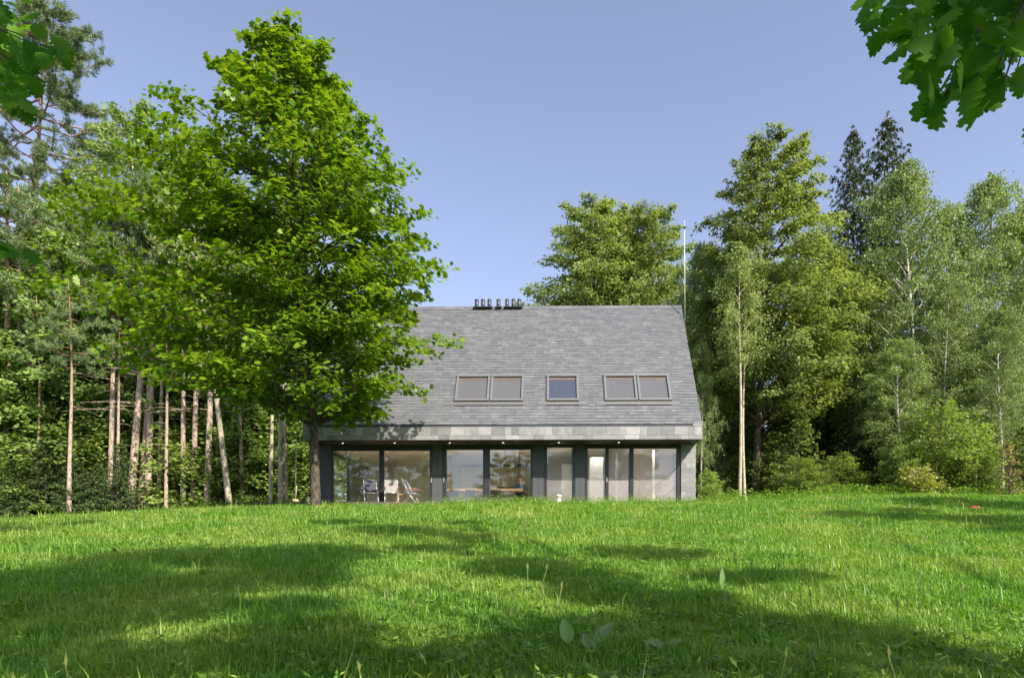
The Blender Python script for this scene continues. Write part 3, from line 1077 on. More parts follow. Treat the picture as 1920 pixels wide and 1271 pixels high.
# roof vents on the ridge
for px in (893.7, 905.4, 917.5, 934.6, 950.8, 962.7, 973.7):
    yv = YR-.10; xx = fx(px, yv)
    zb = ZR-.10
    jit = rs.uniform(-.01, .01)
    v = MB().lathe([(.075, 0), (.075, .10), (.088, .11), (.088, .16)], 18, (xx, yv, zb))
    v.box(xx-.16, xx+.16, yv-.16, yv+.02, zb+.005, zb+.035)
    vo = v.build("vent_pipe", M['vent'], roof, smooth=False)
    MB().lathe([(.080, .161), (.080, .33)], 18, (xx, yv, zb)).build("grille", M['ventmid'], vo)
    rg = MB()
    for q in range(8):
        t = q*math.pi/4
        rg.box(xx+.082*math.cos(t)-.009, xx+.082*math.cos(t)+.009, yv+.082*math.sin(t)-.009, yv+.082*math.sin(t)+.009, zb+.162, zb+.33)
    rg.lathe([(.094, .331), (.094, .39), (.07, .42), (.02, .425)], 18, (xx, yv, zb))
    rg.build("cowl", M['vent'], vo)

# white mast on the gable
mm = MB()
mx, my = XR+.05, 2.6
mm.tube([(mx, my, ZR-1.0), (mx-.02, my, ZR+3.2)], .016, 10); mm.tube([(mx-.02, my, ZR+3.2), (mx-.022, my, ZR+3.65)], .010, 8)
mast = mm.build("mast", M['pole'], house, True)
MB().lathe([(.06, 0), (.06, .05), (.02, .06)], 10, (mx-.02, my, ZR+3.30)).tube([(mx-.14, my, ZR+3.32), (mx+.10, my, ZR+3.34)], .015, 6).build("mast_fitting", M['vent'], mast)
MB().box(mx-.06, mx+.05, my-.03, my+.03, ZR-.12, ZR-.04).build("bracket", M['vent'], mast)

# ------------------------------------------------------------------ timber terrace
tx0, tx1 = (422-1035)*27.1/F+.444, fx(811, -1.3)
deck = empty("timber_terrace", (HX, HY, FZ), (0, 0, R(-0.9)), "low timber terrace running along the left half of the house front and beyond its corner", "terrace")
d = MB(); y = -1.32
while y < -.03:
    d.box(tx0, tx1, y, min(y+.118, -.03), -.035, .0); y += .124
d.build("deck_boards", M['deck'], deck)
d = MB(); y = 0.0
while y < 4.2:
    d.box(tx0, XL-.02, y, y+.118, -.035, .0); y += .124
d.build("deck_boards", M['deck'], deck)
d = MB(); d.box(tx0, tx1, -1.36, -1.325, -.24, -.002)
d.box(tx0-.035, tx0-.002, -1.36, 4.2, -.24, -.002)
d.build("deck_edge", M['deckdark'], deck)

# ------------------------------------------------------------------ terrace chairs
def hw(x, y, z):          # house-local -> world
    v = Matrix.Rotation(R(-0.9), 4, 'Z') @ Vector((x, y, z))
    return (v.x+HX, v.y+HY, v.z+FZ)
def chair(px, yl, rz, sling, label):
    c = empty("terrace_chair", hw(fx(px, yl), yl, .004), (0, 0, rz), label, "chair", "folding chairs on the terrace")
    w = .27
    fr = MB()
    for sx in (-1, 1):
        fr.tube([(sx*w, -.30, 0), (sx*w, .10, .55)], .013, 8)
        fr.tube([(sx*w*.96, .34, 0), (sx*w*.96, -.20, .40), (sx*w*.96, -.26, .40)], .013, 8)
        fr.tube([(sx*w*.94, -.02, .36), (sx*w*.94, .30, .98)], .013, 8)
    fr.tube([(-w*.94, .30, .98), (w*.94, .30, .98)], .013, 8)
    fr.tube([(-w, -.26, .40), (w, -.26, .40)], .013, 8)
    fr.tube([(-w, .34, .012), (w, .34, .012)], .012, 8)
    fr.build("frame", M['alu'], c, True)
    bk = MB()
    n = 6
    pr = [(-.02+.32*k/n, .37+.60*k/n-.03*math.sin(math.pi*k/n)) for k in range(n+1)]
    for k in range(n):
        (y0, z0), (y1, z1) = pr[k], pr[k+1]
        bk.hexa([(-w*.9, y0, z0), (w*.9, y0, z0), (w*.9, y0+.012, z0-.006), (-w*.9, y0+.012, z0-.006), (-w*.9, y1, z1), (w*.9, y1, z1), (w*.9, y1+.012, z1-.006), (-w*.9, y1+.012, z1-.006)])
    bk.build("backrest", M[sling], c)
    st = MB()
    for k in range(4):
        y0, y1 = -.27+.0675*k, -.27+.0675*(k+1)
        z0, z1 = .40-.035*math.sin(math.pi*k/4), .40-.035*math.sin(math.pi*(k+1)/4)
        st.hexa([(-w*.92, y0, z0), (w*.92, y0, z0), (w*.92, y1, z1), (-w*.92, y1, z1), (-w*.92, y0, z0+.012), (w*.92, y0, z0+.012), (w*.92, y1, z1+.012), (-w*.92, y1, z1+.012)])
    st.build("seat", M['sling'], c)
    for sx in (-1, 1):
        MB().hexa([(sx*w-.028, -.30, .595), (sx*w+.028, -.30, .595), (sx*w+.024, .16, .555), (sx*w-.024, .16, .555),
                   (sx*w-.028, -.30, .622), (sx*w+.028, -.30, .622), (sx*w+.024, .16, .58), (sx*w-.024, .16, .58)]).build("armrest", M['armwood'], c, bevel=.006)
    return c
chair(694, -.62, R(22), 'slingdarkshade', "sling chair with shade coloured into its dark backrest on the terrace, nearest the left corner of the house")
chair(733, -.66, R(14), 'sling', "grey sling chair half in sun on the terrace, between the dark chair and the stool")
chair(770, -.30, R(80), 'slingdarkshade', "dark terrace chair seen from its side, facing right beside the wooden stool")
st = empty("wooden_stool", hw(fx(753, -.15), -.25, .004), (0, 0, .3), "small low wooden stool standing between terrace chairs", "stool")
MB().box(-.2, .2, -.15, .15, .36, .40).build("seat", M['stool'], st, bevel=.005)
for a, b in ((-1, -1), (1, -1), (1, 1), (-1, 1)):
    MB().box(a*.17-.025, a*.17+.025, b*.12-.025, b*.12+.025, 0, .36).build("leg", M['stool'], st)

# ------------------------------------------------------------------ dining table, bench and chairs inside
tb = empty("dining_table", hw(-2.55, 2.0, .004), (0, 0, R(-.9)), "long pale wooden dining table inside the middle windows", "table")
MB().box(-1.95, 1.72, -.45, .45, .70, .80).build("tabletop", M['tablewood'], tb, bevel=.006)
for a in (-1.6, 1.4):
    for b in (-.35, .35):
        MB().box(a-.04, a+.04, b-.04, b+.04, 0, .70).build("leg", M['darkseat'], tb)
def dchair(x, y, rz, label):
    c = empty("dining_chair", hw(x, y, .004), (0, 0, rz), label, "chair", "dark dining chairs at the table")
    MB().box(-.22, .22, -.22, .22, .42, .47).build("seat", M['darkseat'], c, bevel=.015)
    MB().hexa([(-.21, .20, .47), (.21, .20, .47), (.21, .235, .47), (-.21, .235, .47), (-.20, .25, .70), (.20, .25, .70), (.20, .28, .70), (-.20, .28, .70)]).build("backrest", M['darkseat'], c, bevel=.01)
    for a in (-1, 1):
        for b in (-1, 1):
            MB().tube([(a*.19, b*.19, .42), (a*.22, b*.22, 0)], .014, 6).build("leg", M['frame'], c)
    return c
dchair(-3.9, 1.25, R(205), "dark dining chair at the left end of the pale table, turned aside")
dchair(-3.1, 1.3, R(180), "dark dining chair pulled up to the pale table behind the left pane")
dchair(-2.0, 1.3, R(180), "dark dining chair in front of the pale table, left of the seated person")
dchair(-.95, 2.72, R(-8), "dark dining chair the person at the table sits on")

# ------------------------------------------------------------------ person
def person():
    ROOT = hw(-.98, 2.62, .004)
    p = empty("person", ROOT, (0, 0, R(2)), "person with dark hair and clothes sitting at the dining table, hand raised to face", "person")
    # metaball body gives one continuous surface, converted to a mesh
    mb = bpy.data.metaballs.new("body"); mb.resolution = .028; mb.render_resolution = .028; mb.threshold = .08
    ob = bpy.data.objects.new("body", mb); COL.objects.link(ob)
    def seg(a, b, r0, r1, n=9):
        a, b = Vector(a), Vector(b)
        for i in range(n):
            t = i/(n-1)
            e = mb.elements.new(); e.co = a.lerp(b, t); e.radius = (r0+(r1-r0)*t)*1.45
    # y negative faces the camera
    seg((0, 0, .52), (0, -.02, .80), .155, .145); seg((0, -.02, .80), (0, -.06, 1.02), .145, .15)
    seg((-.15, -.06, 1.05), (.15, -.06, 1.05), .075, .075, 7)
    seg((0, -.06, 1.05), (0, -.09, 1.19), .06, .055, 5)
    seg((0, -.11, 1.27), (0, -.10, 1.34), .062, .078, 4); seg((0, -.14, 1.245), (0, -.145, 1.26), .042, .046, 2)
    for s in (-1, 1):
        seg((s*.09, -.02, .50), (s*.11, -.44, .52), .09, .065); seg((s*.11, -.44, .50), (s*.11, -.40, .10), .062, .042)
        seg((s*.11, -.40, .06), (s*.12, -.56, .05), .04, .032, 5)
    seg((-.19, -.06, 1.03), (-.27, -.12, .82), .055, .045); seg((-.27, -.12, .82), (-.12, -.40, .85), .042, .03)
    seg((.19, -.06, 1.03), (.27, -.26, .85), .055, .045); seg((.27, -.26, .85), (.15, -.24, 1.14), .042, .03)
    bpy.context.view_layer.update()
    dg = bpy.context.evaluated_depsgraph_get()
    me = bpy.data.meshes.new_from_object(ob.evaluated_get(dg))
    bpy.data.objects.remove(ob)
    me.name = "body"
    # clothes by height and place: skin on head, neck, hands; shirt above hip; trousers below
    b = link("body", me, [M['skin'], M['shirt'], M['trousers']], p, True)
    for f in me.polygons:
        c = f.center
        if c.z > 1.13: f.material_index = 0
        elif c.z < .56 and c.y < .2: f.material_index = 2
        elif (c.x < -.05 and c.y < -.36 and c.z > .78): f.material_index = 0
        else: f.material_index = 1
    # features sit on the head surface; the hair is a shell grown from the scalp
    hv = [v for v in me.vertices if v.co.z > 1.17]
    zt_ = max(v.co.z for v in hv); yf = min(v.co.y for v in hv)
    def front(x, z):
        c = [v.co.y for v in hv if abs(v.co.x-x) < .03 and abs(v.co.z-z) < .03 and v.co.y < -.10]
        return min(c) if c else yf
    scalp = []; keep = {}
    hm_ = MB()
    for f in me.polygons:
        c = f.center
        if c.z < zt_-.27: continue
        face_zone = f.normal.y < -.30 and c.z < zt_-.065
        if face_zone or (f.normal.y < -.05 and c.z < zt_-.17): continue
        ids = []
        for vi in f.vertices:
            if vi not in keep:
                v = me.vertices[vi]
                keep[vi] = len(hm_.v); hm_.v.append(tuple(v.co+v.normal*.022))
            ids.append(keep[vi])
        hm_.f.append(tuple(ids))
    hr = hm_.build("hair", M['hair'], p, True)
    sd_ = hr.modifiers.new("thickness", 'SOLIDIFY'); sd_.thickness = .03; sd_.offset = -1
    bk_ = MB(); bk_.ball((0, .005, zt_-.25), (.085, .05, .12), 14, 10); bk_.build("hair", M['hair'], p, True)
    ez = zt_-.125
    for sx in (-1, 1):
        MB().ball((sx*.036, front(sx*.036, ez)+.004, ez), (.014, .010, .008), 10, 6).build("eye", M['eye'], p, True)
        MB().tube([(sx*.018, front(sx*.02, ez+.022)-.001, ez+.022), (sx*.055, front(sx*.055, ez+.02)+.004, ez+.020)], .004, 6).build("eyebrow", M['hair'], p, True)
    nz_ = ez-.035
    MB().tube([(0, front(0, ez)+.002, ez-.002), (0, front(0, nz_)-.010, nz_), (0, front(0, nz_)+.004, nz_-.016)], [.007, .014, .008], 8).build("nose", M['skin'], p, True)
    mz_ = ez-.075
    MB().ball((0, front(0, mz_)+.002, mz_), (.026, .008, .008), 10, 6).build("mouth", M['lips'], p, True)
    # hands: palm plus separate fingers
    def hand(c, dirv, side, nm):
        d_ = Vector(dirv).normalized(); sd = Vector(side).normalized()
        hm = MB(); c = Vector(c)
        hm.tube([c, c+d_*.045, c+d_*.085], [.022, .034, .030], 10)
        for k, (o, ln) in enumerate(((-.028, .062), (-.010, .075), (.010, .070), (.027, .055))):
            a = c+d_*.08+sd*o; nrm = d_.cross(sd)
            hm.tube([a, a+d_*ln*.55+sd*o*.15, a+d_*ln*.9+nrm*.015], [.009, .0085, .006], 6)
        a = c+d_*.02+sd*.030
        hm.tube([a, a+sd*.028+d_*.025, a+sd*.034+d_*.055], [.011, .010, .007], 6)
        hm.build(nm, M['skin'], p, True)
    hand((-.12, -.40, .845), (.5, -.8, -.05), (.8, .5, 0), "hand")
    hand((.15, -.24, 1.14), (-.5, -.12, .8), (.8, .1, .5), "hand")
person()
# ------------------------------------------------------------------ lawn ornaments and rope swing
bx, by, bz = base_at(1048, 26.2)
o = empty("white_ornament", (bx, by, bz), (0, 0, 0), "small round white mushroom shaped ornament in the grass before the narrow door", "ornament")
zt = (PY-927)*26.2/F-bz
MB().lathe([(.03, zt-.10), (.10, zt-.085), (.115, zt-.05), (.10, zt-.015), (.06, zt), (.01, zt+.005)], 16).build("cap", M['ceramic'], o, True)
MB().lathe([(.11, -.03), (.12, .06), (.07, zt-.14), (.05, zt-.09)], 14).build("stem", M['ceramic'], o, True)
bx, by, bz = base_at(1828, 19.5)
o = empty("red_ornament", (bx, by, bz), (0, 0, 0), "low red domed cap on a pale stem in the shaded grass at the far right", "ornament")
zt = (PY-948)*19.5/F-bz
MB().lathe([(.05, zt-.085), (.145, zt-.10), (.15, zt-.075), (.13, zt-.035), (.08, zt-.008), (.01, zt)], 18).build("cap", M['redcap'], o, True)
MB().lathe([(.06, -.03), (.05, zt-.12), (.055, zt-.08)], 12).build("stem", M['ceramic'], o, True)
# rope swing hanging from the maple
px_, d_ = 554, 22.8
x_, y_, z_ = P3(px_, 941, d_)
o = empty("rope_swing", (x_, y_, z_), (0, 0, 0), "thin rope swing with a wooden disc hanging from the maple beside its trunk", "swing")
ztop = P3(px_, 640, d_)[2]-z_
MB().tube([(0, 0, .10), (.02, 0, 1.5), (.05, 0, 3.0)], .012, 6).tube([(.05, 0, 3.0), (.035, 0, 4.2), (.03, 0, ztop)], .008, 5).tube([(.05, 0, 3.0), (.10, 0, 4.2), (.14, 0, ztop)], .008, 5).tube([(0, 0, .1), (.04, 0, .55)], .022, 6).build("rope", M['rope'], o, True)
MB().lathe([(.02, .0), (.10, .01), (.11, .05), (.09, .09), (.02, .10)], 12).build("seat", M['tablewood'], o, True)
x_, y_, z_ = P3(580.5, 941, 25.5)
o = empty("white_post", (x_, y_, z_-.05), (0, 0, 0), "small white post at the terrace edge behind the maple trunk", "post")
MB().box(-.05, .05, -.05, .05, 0, .20).build("shaft", M['ceramic'], o, bevel=.008)
MB().box(-.065, .065, -.065, .065, .20, .225).build("top", M['ceramic'], o)

# ------------------------------------------------------------------ trees
def envpx(px0, d, zb, rows, H, leanx=0):
    out = []
    for py, l, r in rows:
        h = (PY-py)*d/F-zb
        c = px0+leanx*(max(h, 0)/H)**1.2*F/d
        out.append((h, max(.25, (c-l)*d/F), max(.25, (r-c)*d/F)))
    return out

# the big maple
d = 23.0
bx, by, bz = base_at(592, d)
H = (PY-24)*d/F-bz
rows = [(765, 560, 715), (720, 310, 775), (690, 220, 792), (600, 170, 830), (500, 115, 850), (400, 125, 822), (320, 170, 775), (270, 245, 725), (210, 370, 672), (150, 385, 640), (110, 410, 625), (70, 480, 590)]
maple = broadleaf("maple_tree", (bx, by, bz), H, envpx(592, d, bz, rows, H, -.9), 104, 14, 30, .160, T_STAR, M['maple'], M['barkmaple'], .168, 11,
                  lean=(-.9, .2), droop=.06, rise=.42, spread=.22, up=.8, flare=1.5, hang=.18, depthR=3.5,
                  label="large bright green maple towering over the left end of the house", cat="tree")
# lime tree right of the house
d = 33.2
bx, by, bz = base_at(1415, d)
H = (PY-245)*d/F-bz
rows = [(765, 1370, 1560), (725, 1295, 1615), (650, 1275, 1655), (560, 1275, 1650), (470, 1300, 1610), (400, 1335, 1570), (330, 1368, 1548), (285, 1392, 1530), (250, 1435, 1495)]
lime = broadleaf("lime_tree", (bx, by, bz), H, envpx(1415, d, bz, rows, H, .9), 92, 13, 56, .155, T_DIA, M['lime'], M['barklime'], .19, 12,
                 lean=(.9, 0), droop=.10, rise=.5, spread=.20, up=.55, hang=.3,
                 label="tall pointed lime tree with dark trunk just right of the house", cat="tree")
def put(src, px, d, H0, ytop, rz, label, group=None, tilt=(0, 0), dx=1.0, sink=0):
    x, y, z = base_at(px, d)
    h = (PY-ytop)*d/F-z
    s = h/H0
    return copy_tree(src, (x, y, z-sink), rz, (s*dx, s*dx, s), label, group, tilt)
HL = H
put(lime, 1130, 47, HL, 354, 2.2, "broad dense crown rising behind the roof ridge, the taller one", None, dx=.98)
put(lime, 1218, 49, HL, 392, 4.4, "darker crown behind the roof ridge beside the white mast", None, dx=.95)

put(lime, 1178, 51, HL, 384, 3.2, "dull green crown filling the gap between the two crowns behind the ridge", None, dx=.9)
# forest broadleaf prototypes
HA = 14.5
fa = broadleaf("forest_tree", (0, 0, 0), HA, [(3.6, 2.0, 2.2), (5, 3.2, 3.0), (8, 3.3, 3.5), (11, 2.6, 2.4), (13, 1.5, 1.6), (14.3, .5, .5)], 56, 10, 38, .155, T_DIA, M['forestleaf'], M['barkaspen'], .15, 21, droop=.12, rise=.5, spread=.22, label="x")
HB = 11.0
fb = broadleaf("forest_tree", (0, 0, 0), HB, [(2.4, 2.0, 1.8), (4, 2.8, 3.0), (6.5, 3.0, 2.6), (9, 2.0, 2.2), (10.8, .5, .6)], 50, 10, 36, .155, T_DIA, M['forestleaf'], M['barklime'], .12, 22, droop=.14, rise=.45, spread=.22, label="x")
def first(src, px, d, H0, ytop, rz, label, group=None, dx=1.0, tilt=(0, 0)):
    x, y, z = base_at(px, d); s = ((PY-ytop)*d/F-z)/H0
    src.location = (x, y, z); src.rotation_euler = (tilt[0], tilt[1], rz); src.scale = (s*dx, s*dx, s); src["label"] = label
    if group: src["group"] = group
GF = "broadleaf trees at the left forest edge"
first(fa, 255, 44, HA, 185, 0, "slender broadleaf tree whose tip pokes into the sky between the pine and the maple", GF, .8)
put(fa, 20, 43, HA, 440, 1.0, "leafy tree at the left picture edge in front of the tall pine's trunk", GF)
first(fb, 105, 43, HB, 430, 2.0, "leafy tree between the tall pine trunk and the maple's left side", GF, 1.1)
put(fb, 185, 44, HB, 520, 3.3, "low leafy tree below the maple's far left branches", GF, dx=1.1)
put(fa, 300, 45, HA, 400, 4.0, "leafy tree behind the group of leaning pine trunks", GF)
put(fb, 375, 44.5, HB, 480, 5.0, "leafy tree behind the pair of upright pine trunks", GF, dx=1.1)
put(fa, 470, 46, HA, 380, 0.7, "leafy tree behind the leaning pale trunk", GF)
put(fb, 535, 43.5, HB, 470, 1.9, "sunlit leafy tree behind the pale upright trunk beside the terrace", GF)
put(fb, -20, 41, HB, 520, 2.7, "leafy tree cut off by the left picture edge, lowest crown there", GF)
put(fa, 135, 45, HA, 330, 5.4, "pale leafy tree behind the tall pine, right of its trunk", GF)
put(fb, 60, 44.5, HB, 500, .4, "short leafy tree hiding the foot of the tall pine", GF, dx=1.2)
put(fb, 505, 42.5, HB, 600, 4.7, "short bright leafy tree left of the terrace corner", GF, dx=1.0)
put(fb, 440, 44, HB, 560, 1.2, "short yellow green tree above the leaning pale trunk", GF, dx=1.2)

# pines
HP = 21.0
pt = pine("pine_tree", base_at(38, 47), (PY+35)*47/F-1.0, 7.0, 17, 90, M['pine'], M['barkpine'], .27, 31, ntuft=18, nsz=.25, lean=(1.9, 0), dead=14,
          label="tall pine with orange upper trunk at the upper left of the picture")
HQ = 16.5
pf = pine("pine_tree", (0, 0, 0), HQ, 2.3, 10.5, 20, M['pine'], M['barkpine'], .185, 32, ntuft=7, dead=7, label="x")
GP = "pine trunks at the left forest edge"
pl = [(5, 41, 300, 0.02, "thick dark pine trunk at the very left edge of the picture", 1.25),
      (30, 41, 330, .015, "straight pale trunk second from the left picture edge", .95),
      (208, 40, 330, .01, "upright pine trunk standing alone left of the leaning pair", .95),
      (241, 39.5, 300, .07, "pine trunk leaning right, leftmost of the close group of four", 1.05),
      (263, 40, 300, .06, "dark shaded pine trunk in the middle of the close group", 1.05),
      (276, 39.6, 320, .025, "sunlit pine trunk right beside the dark shaded one", .95),
      (297, 39.5, 340, .02, "thin pine trunk right of the close leaning group", .6),
      (326, 42, 350, .0, "thinnest pine trunk, set back right of the close leaning group", .5),
      (344, 39, 340, -.005, "pine trunk first of the three upright ones before the terrace end", .75),
      (362, 39.3, 340, .015, "pine trunk in the middle of the three upright ones", .85),
      (388, 38.5, 340, .02, "stout pine trunk nearest the terrace end, right of the three", .95),
      (447, 42, 345, .0, "slim reddish pine trunk right behind the leaning pale one", .7)]
for i, (px, dd, yt, tl, lb, wd) in enumerate(pl):
    if i == 0: first(pf, px, dd, HQ, yt, 0, lb, GP, wd, (0, tl))
    else: put(pf, px, dd, HQ, yt, 0, lb, GP, (0, tl), wd)
# right of the house
put(pf, 1347, 38, HQ, 430, 1.0, "orange pine trunk right beside the house gable", None, (0, 0), .9)
put(pf, 1335, 41, HQ, 445, 2.0, "orange pine trunk half hidden between gable and the other orange pine", None, (0, 0), .9)
put(pf, 985, 58, HQ, 552, 2.6, "small tree tip peeking over the ridge beside the roof vents", None, (0, 0), .8)

# birches
HBi = 17.5
b1 = birch("birch_tree", (0, 0, 0), HBi, 4.3, 3.5, 66, 50, .115, M['birchleaf'], M['barkbirch'], .15, 41, label="x")
b2 = birch("birch_tree", (0, 0, 0), HBi, 3.3, 4.5, 56, 46, .115, M['birchleaf'], M['barkbirch'], .12, 42, label="x", weep=.8)
GB = "pale birches at the right forest edge"
first(b1, 1712, 33, HBi, 268, 0, "tall weeping birch with a white trunk, left one of the two highest birches", GB)
put(b1, 1848, 34, HBi, 302, 2.4, "tall weeping birch right of the other high birch, its crown narrower", GB, dx=.95)
first(b2, 1925, 33, HBi, 372, 1, "birch cut off by the right picture edge", GB, 1.2)
put(b2, 1650, 35, HBi, 470, 2.2, "shorter pale birch below the two dark spruce tops", GB, dx=1.1)
put(b2, 1775, 31, HBi, 505, 4.1, "shorter birch between the two tall weeping birches", GB, dx=1.25)
put(b2, 1880, 30, HBi, 560, 3.1, "low birch crown at the lower right before the tall birches", GB, dx=1.3)
put(b1, 1318, 37, HBi, 425, 5.1, "pale birch between the house gable and the lime tree", GB, dx=.72)
put(b1, 1360, 40, HBi, 440, 3.9, "pale birch standing behind the left half of the lime tree", GB, dx=.9)
put(b2, 1314, 31.5, HBi, 620, .5, "thin white birch stem touching the house corner", GB, dx=.8)
put(b2, 1545, 38, HBi, 420, .5, "birch behind the right half of the lime tree", GB, dx=1.1)
put(b1, 1790, 36, HBi, 355, 1.1, "birch filling the notch between the two highest birches", GB, dx=.9)
put(b2, 1690, 30.5, HBi, 620, 3.3, "low birch crown before the tallest birch's trunk", GB, dx=1.5)
put(b1, 1935, 37, HBi, 330, 4.4, "tall birch set back at the right picture edge", GB, dx=.9)
put(b2, 1600, 36, HBi, 520, .9, "pale birch crown below the left spruce tip", GB, dx=1.3)
put(b2, 1830, 31.5, HBi, 640, 5.0, "lowest birch crown between the tall weeping birches", GB, dx=1.6)
# pale grey twin stems and left pale trunks
asp = birch("aspen_tree", (0, 0, 0), 15, 1.9, 8.2, 22, 26, .12, M['lime'], M['barkaspen'], .125, 43, label="x", weep=.6)
first(asp, 1387, 29.8, 15, 440, 0, "pale grey stem left of its twin, between gable and lime trunk", "twin pale stems beside the lime trunk", .85, (0, -.004))
put(asp, 1397, 30, 15, 470, 2, "pale grey stem leaning away right of its twin", "twin pale stems beside the lime trunk", (0, .040), .8)
put(asp, 436, 37, 15, 300, 1, "pale yellowish trunk leaning left over the terrace end", None, (0, -.16), 1.05)
put(asp, 527, 31.4, 15, 310, 2.5, "straight pale trunk rising behind the terrace, left of the rope swing", None, (0, .0), 1.0)
put(asp, 539, 32, 15, 350, 3.0, "slim shaded trunk directly right of the straight pale one", None, (0, .02), .6)
put(asp, 507, 34, 15, 350, 1.5, "grey trunk set back left of the straight pale one", None, (0, .0), .8)

# spruces
HS = 21.0
sp = conifer("spruce_tree", (0, 0, 0), HS, 4.2, 2.5, 42, M['spruce'], M['barkspruce'], .2, 51, nsz=.17, dens=38, hangl=.9, cones=45, per=5, label="x")
first(sp, 1668, 38, HS, 210, 0, "dark narrow spruce with the highest tip above the right forest", "dark spruces rising over the birches")
put(sp, 1598, 37.5, HS, 237, 2.0, "dark narrow spruce left of the highest spruce tip", "dark spruces rising over the birches", dx=.95)
HM = 8.0
sm_ = conifer("spruce_tree", (0, 0, 0), HM, 2.1, .4, 22, M['understorey'], M['barkspruce'], .1, 52, nsz=.13, dens=30, hangl=.45, per=6, label="x")
GD = "dark understorey spruces"
first(sm_, 1588, 34, HM, 745, 0, "dark shaded spruce left in the shady hollow right of the lime tree", GD, 1.1)
put(sm_, 1640, 33, HM, 780, 1, "dark shaded spruce in the middle of the shady hollow", GD, dx=1.3)
put(sm_, 1690, 35, HM, 700, 2, "dark spruce behind the foot of the left tall birch", GD, dx=1.1)
put(sm_, 1860, 33, HM, 790, 3, "dark spruce behind the small bright spruces at the right", GD, dx=1.3)
put(sm_, 1345, 33, HM, 800, 4, "dark spruce low between the house corner and the twin pale stems", GD, dx=1.1)
put(sm_, 1470, 34, HM, 690, 5, "olive spruce standing behind the lime trunk", GD, dx=1.0)
for i, (px, dd, yt, lb) in enumerate(((20, 38, 860, "dark spruce at the left edge behind the first trunks"), (85, 39, 815, "dark spruce between the left edge trunks and the lone upright pine, taller one"),
        (140, 38.5, 850, "dark spruce left of the lone upright pine"), (185, 39, 870, "dark spruce directly behind the lone upright pine"), (225, 38, 830, "low dark spruce behind the leaning pine group"))):
    put(sm_, px, dd, HM, yt, i*1.3, lb, GD, dx=1.35)
HY_ = 4.2
ys_ = conifer("young_spruce", (0, 0, 0), HY_, 1.45, .15, 14, M['youngspruce'], M['barkspruce'], .05, 53, nsz=.10, dens=34, hangl=.12, per=6, droop=.12, uptip=.4, label="x")
GY_ = "young bright spruces at the right lawn edge"
first(ys_, 1498, 31, HY_, 765, 0, "bright young spruce right of the lime trunk, the tallest of the young ones", GY_, 1.15)
put(ys_, 1452, 31.5, HY_, 810, 1, "bright young spruce close beside the lime trunk", GY_, dx=1.3)
put(ys_, 1545, 29.5, HY_, 862, 2, "small bright spruce at the edge of the shady hollow", GY_, dx=1.3)
put(ys_, 1802, 27.5, HY_, 850, 3, "small bright spruce right of the yellowing sapling", GY_, dx=1.3)
put(ys_, 1852, 27, HY_, 855, 4, "small bright spruce beside the dried brown one", GY_, dx=1.3)
put(ys_, 1765, 26.8, HY_, 895, 5, "lowest bright spruce under the sapling", GY_, dx=1.6)
put(ys_, 1620, 29, HY_, 895, 6, "low spruce in front of the shady hollow", GY_, dx=1.7)
put(ys_, 1672, 28.5, HY_, 885, 7, "low spruce left of the yellowing shrub", GY_, dx=1.4)
put(ys_, 1918, 27.5, HY_, 800, 8, "young spruce cut off by the right picture edge", GY_, dx=1.0)
dz = conifer("dry_spruce", base_at(1893, 26), 2.0, .75, .15, 10, M['deadneedle'], M['barkspruce'], .035, 54, nsz=.09, dens=9, hangl=.2, per=5, droop=.05, label="dried brown little spruce at the right lawn edge")

# bushes and saplings
HBu = 4.0
bu = broadleaf("sapling_bush", (0, 0, 0), HBu, [(.3, .8, .8), (1.2, 1.5, 1.4), (2.4, 1.5, 1.6), (3.4, .9, .9), (3.95, .3, .3)], 40, 8, 26, .10, T_DIA, M['bushleaf'], M['twig'], .045, 61, droop=.06, rise=.7, spread=.2, label="x", cat="bush")
GU = "bushes along the forest edge"
first(bu, 1755, 28.5, HBu, 755, 0, "bright bushy sapling before the birch trunks on the right", GU, 1.25)
put(bu, 1700, 28, HBu, 830, 1.5, "bushy sapling left of the tallest bush on the right", GU, dx=1.1)
put(bu, 1815, 29.5, HBu, 790, 2.5, "grey green bush behind the small spruces on the right", GU, dx=1.3)
put(bu, 1500, 29, HBu, 855, 3.5, "bright green bush low under the lime tree's right side", GU, dx=1.6)
put(bu, 1330, 29.3, HBu, 880, 4.5, "small bush at the foot of the house's right corner", GU, dx=1.0)
put(bu, 1575, 31, HBu, 850, 5.5, "dim bush in front of the dark spruces of the hollow", GU, dx=1.4)
put(bu, 465, 43, HBu, 790, .5, "sunlit bush behind the terrace, right of the slim reddish pine", GU, dx=1.3)
put(bu, 560, 42.5, HBu, 740, 1.1, "sunlit bush behind the terrace beside the maple trunk", GU, dx=1.2)
put(bu, 495, 45, HBu, 760, 2.1, "sunlit bush farther back behind the terrace", GU, dx=1.4)
put(bu, 165, 44, HBu, 880, 3.1, "low bush left of the lone upright pine", GU, dx=1.2)
put(bu, 330, 44, HBu, 865, 4.1, "low bush behind the three upright pine trunks", GU, dx=1.3)
put(bu, 400, 43, HBu, 860, 5.1, "low bush behind the stout pine trunk near the terrace end", GU, dx=1.3)
put(bu, 50, 42, HBu, 780, 1.4, "lit bush behind the spruces at the left picture edge", GU, dx=1.5)
put(bu, 130, 41.5, HBu, 770, 3.4, "lit bush between the two low spruces left of the lone upright pine", GU, dx=1.5)
put(bu, 440, 41, HBu, 770, .9, "lit bush deep behind the slim reddish pine", GU, dx=1.3)
put(bu, 530, 42, HBu, 745, 2.9, "lit bush deep behind the straight pale trunk", GU, dx=1.4)
put(bu, 365, 41, HBu, 790, 1.9, "lit bush deep behind the three upright pines", GU, dx=1.4)
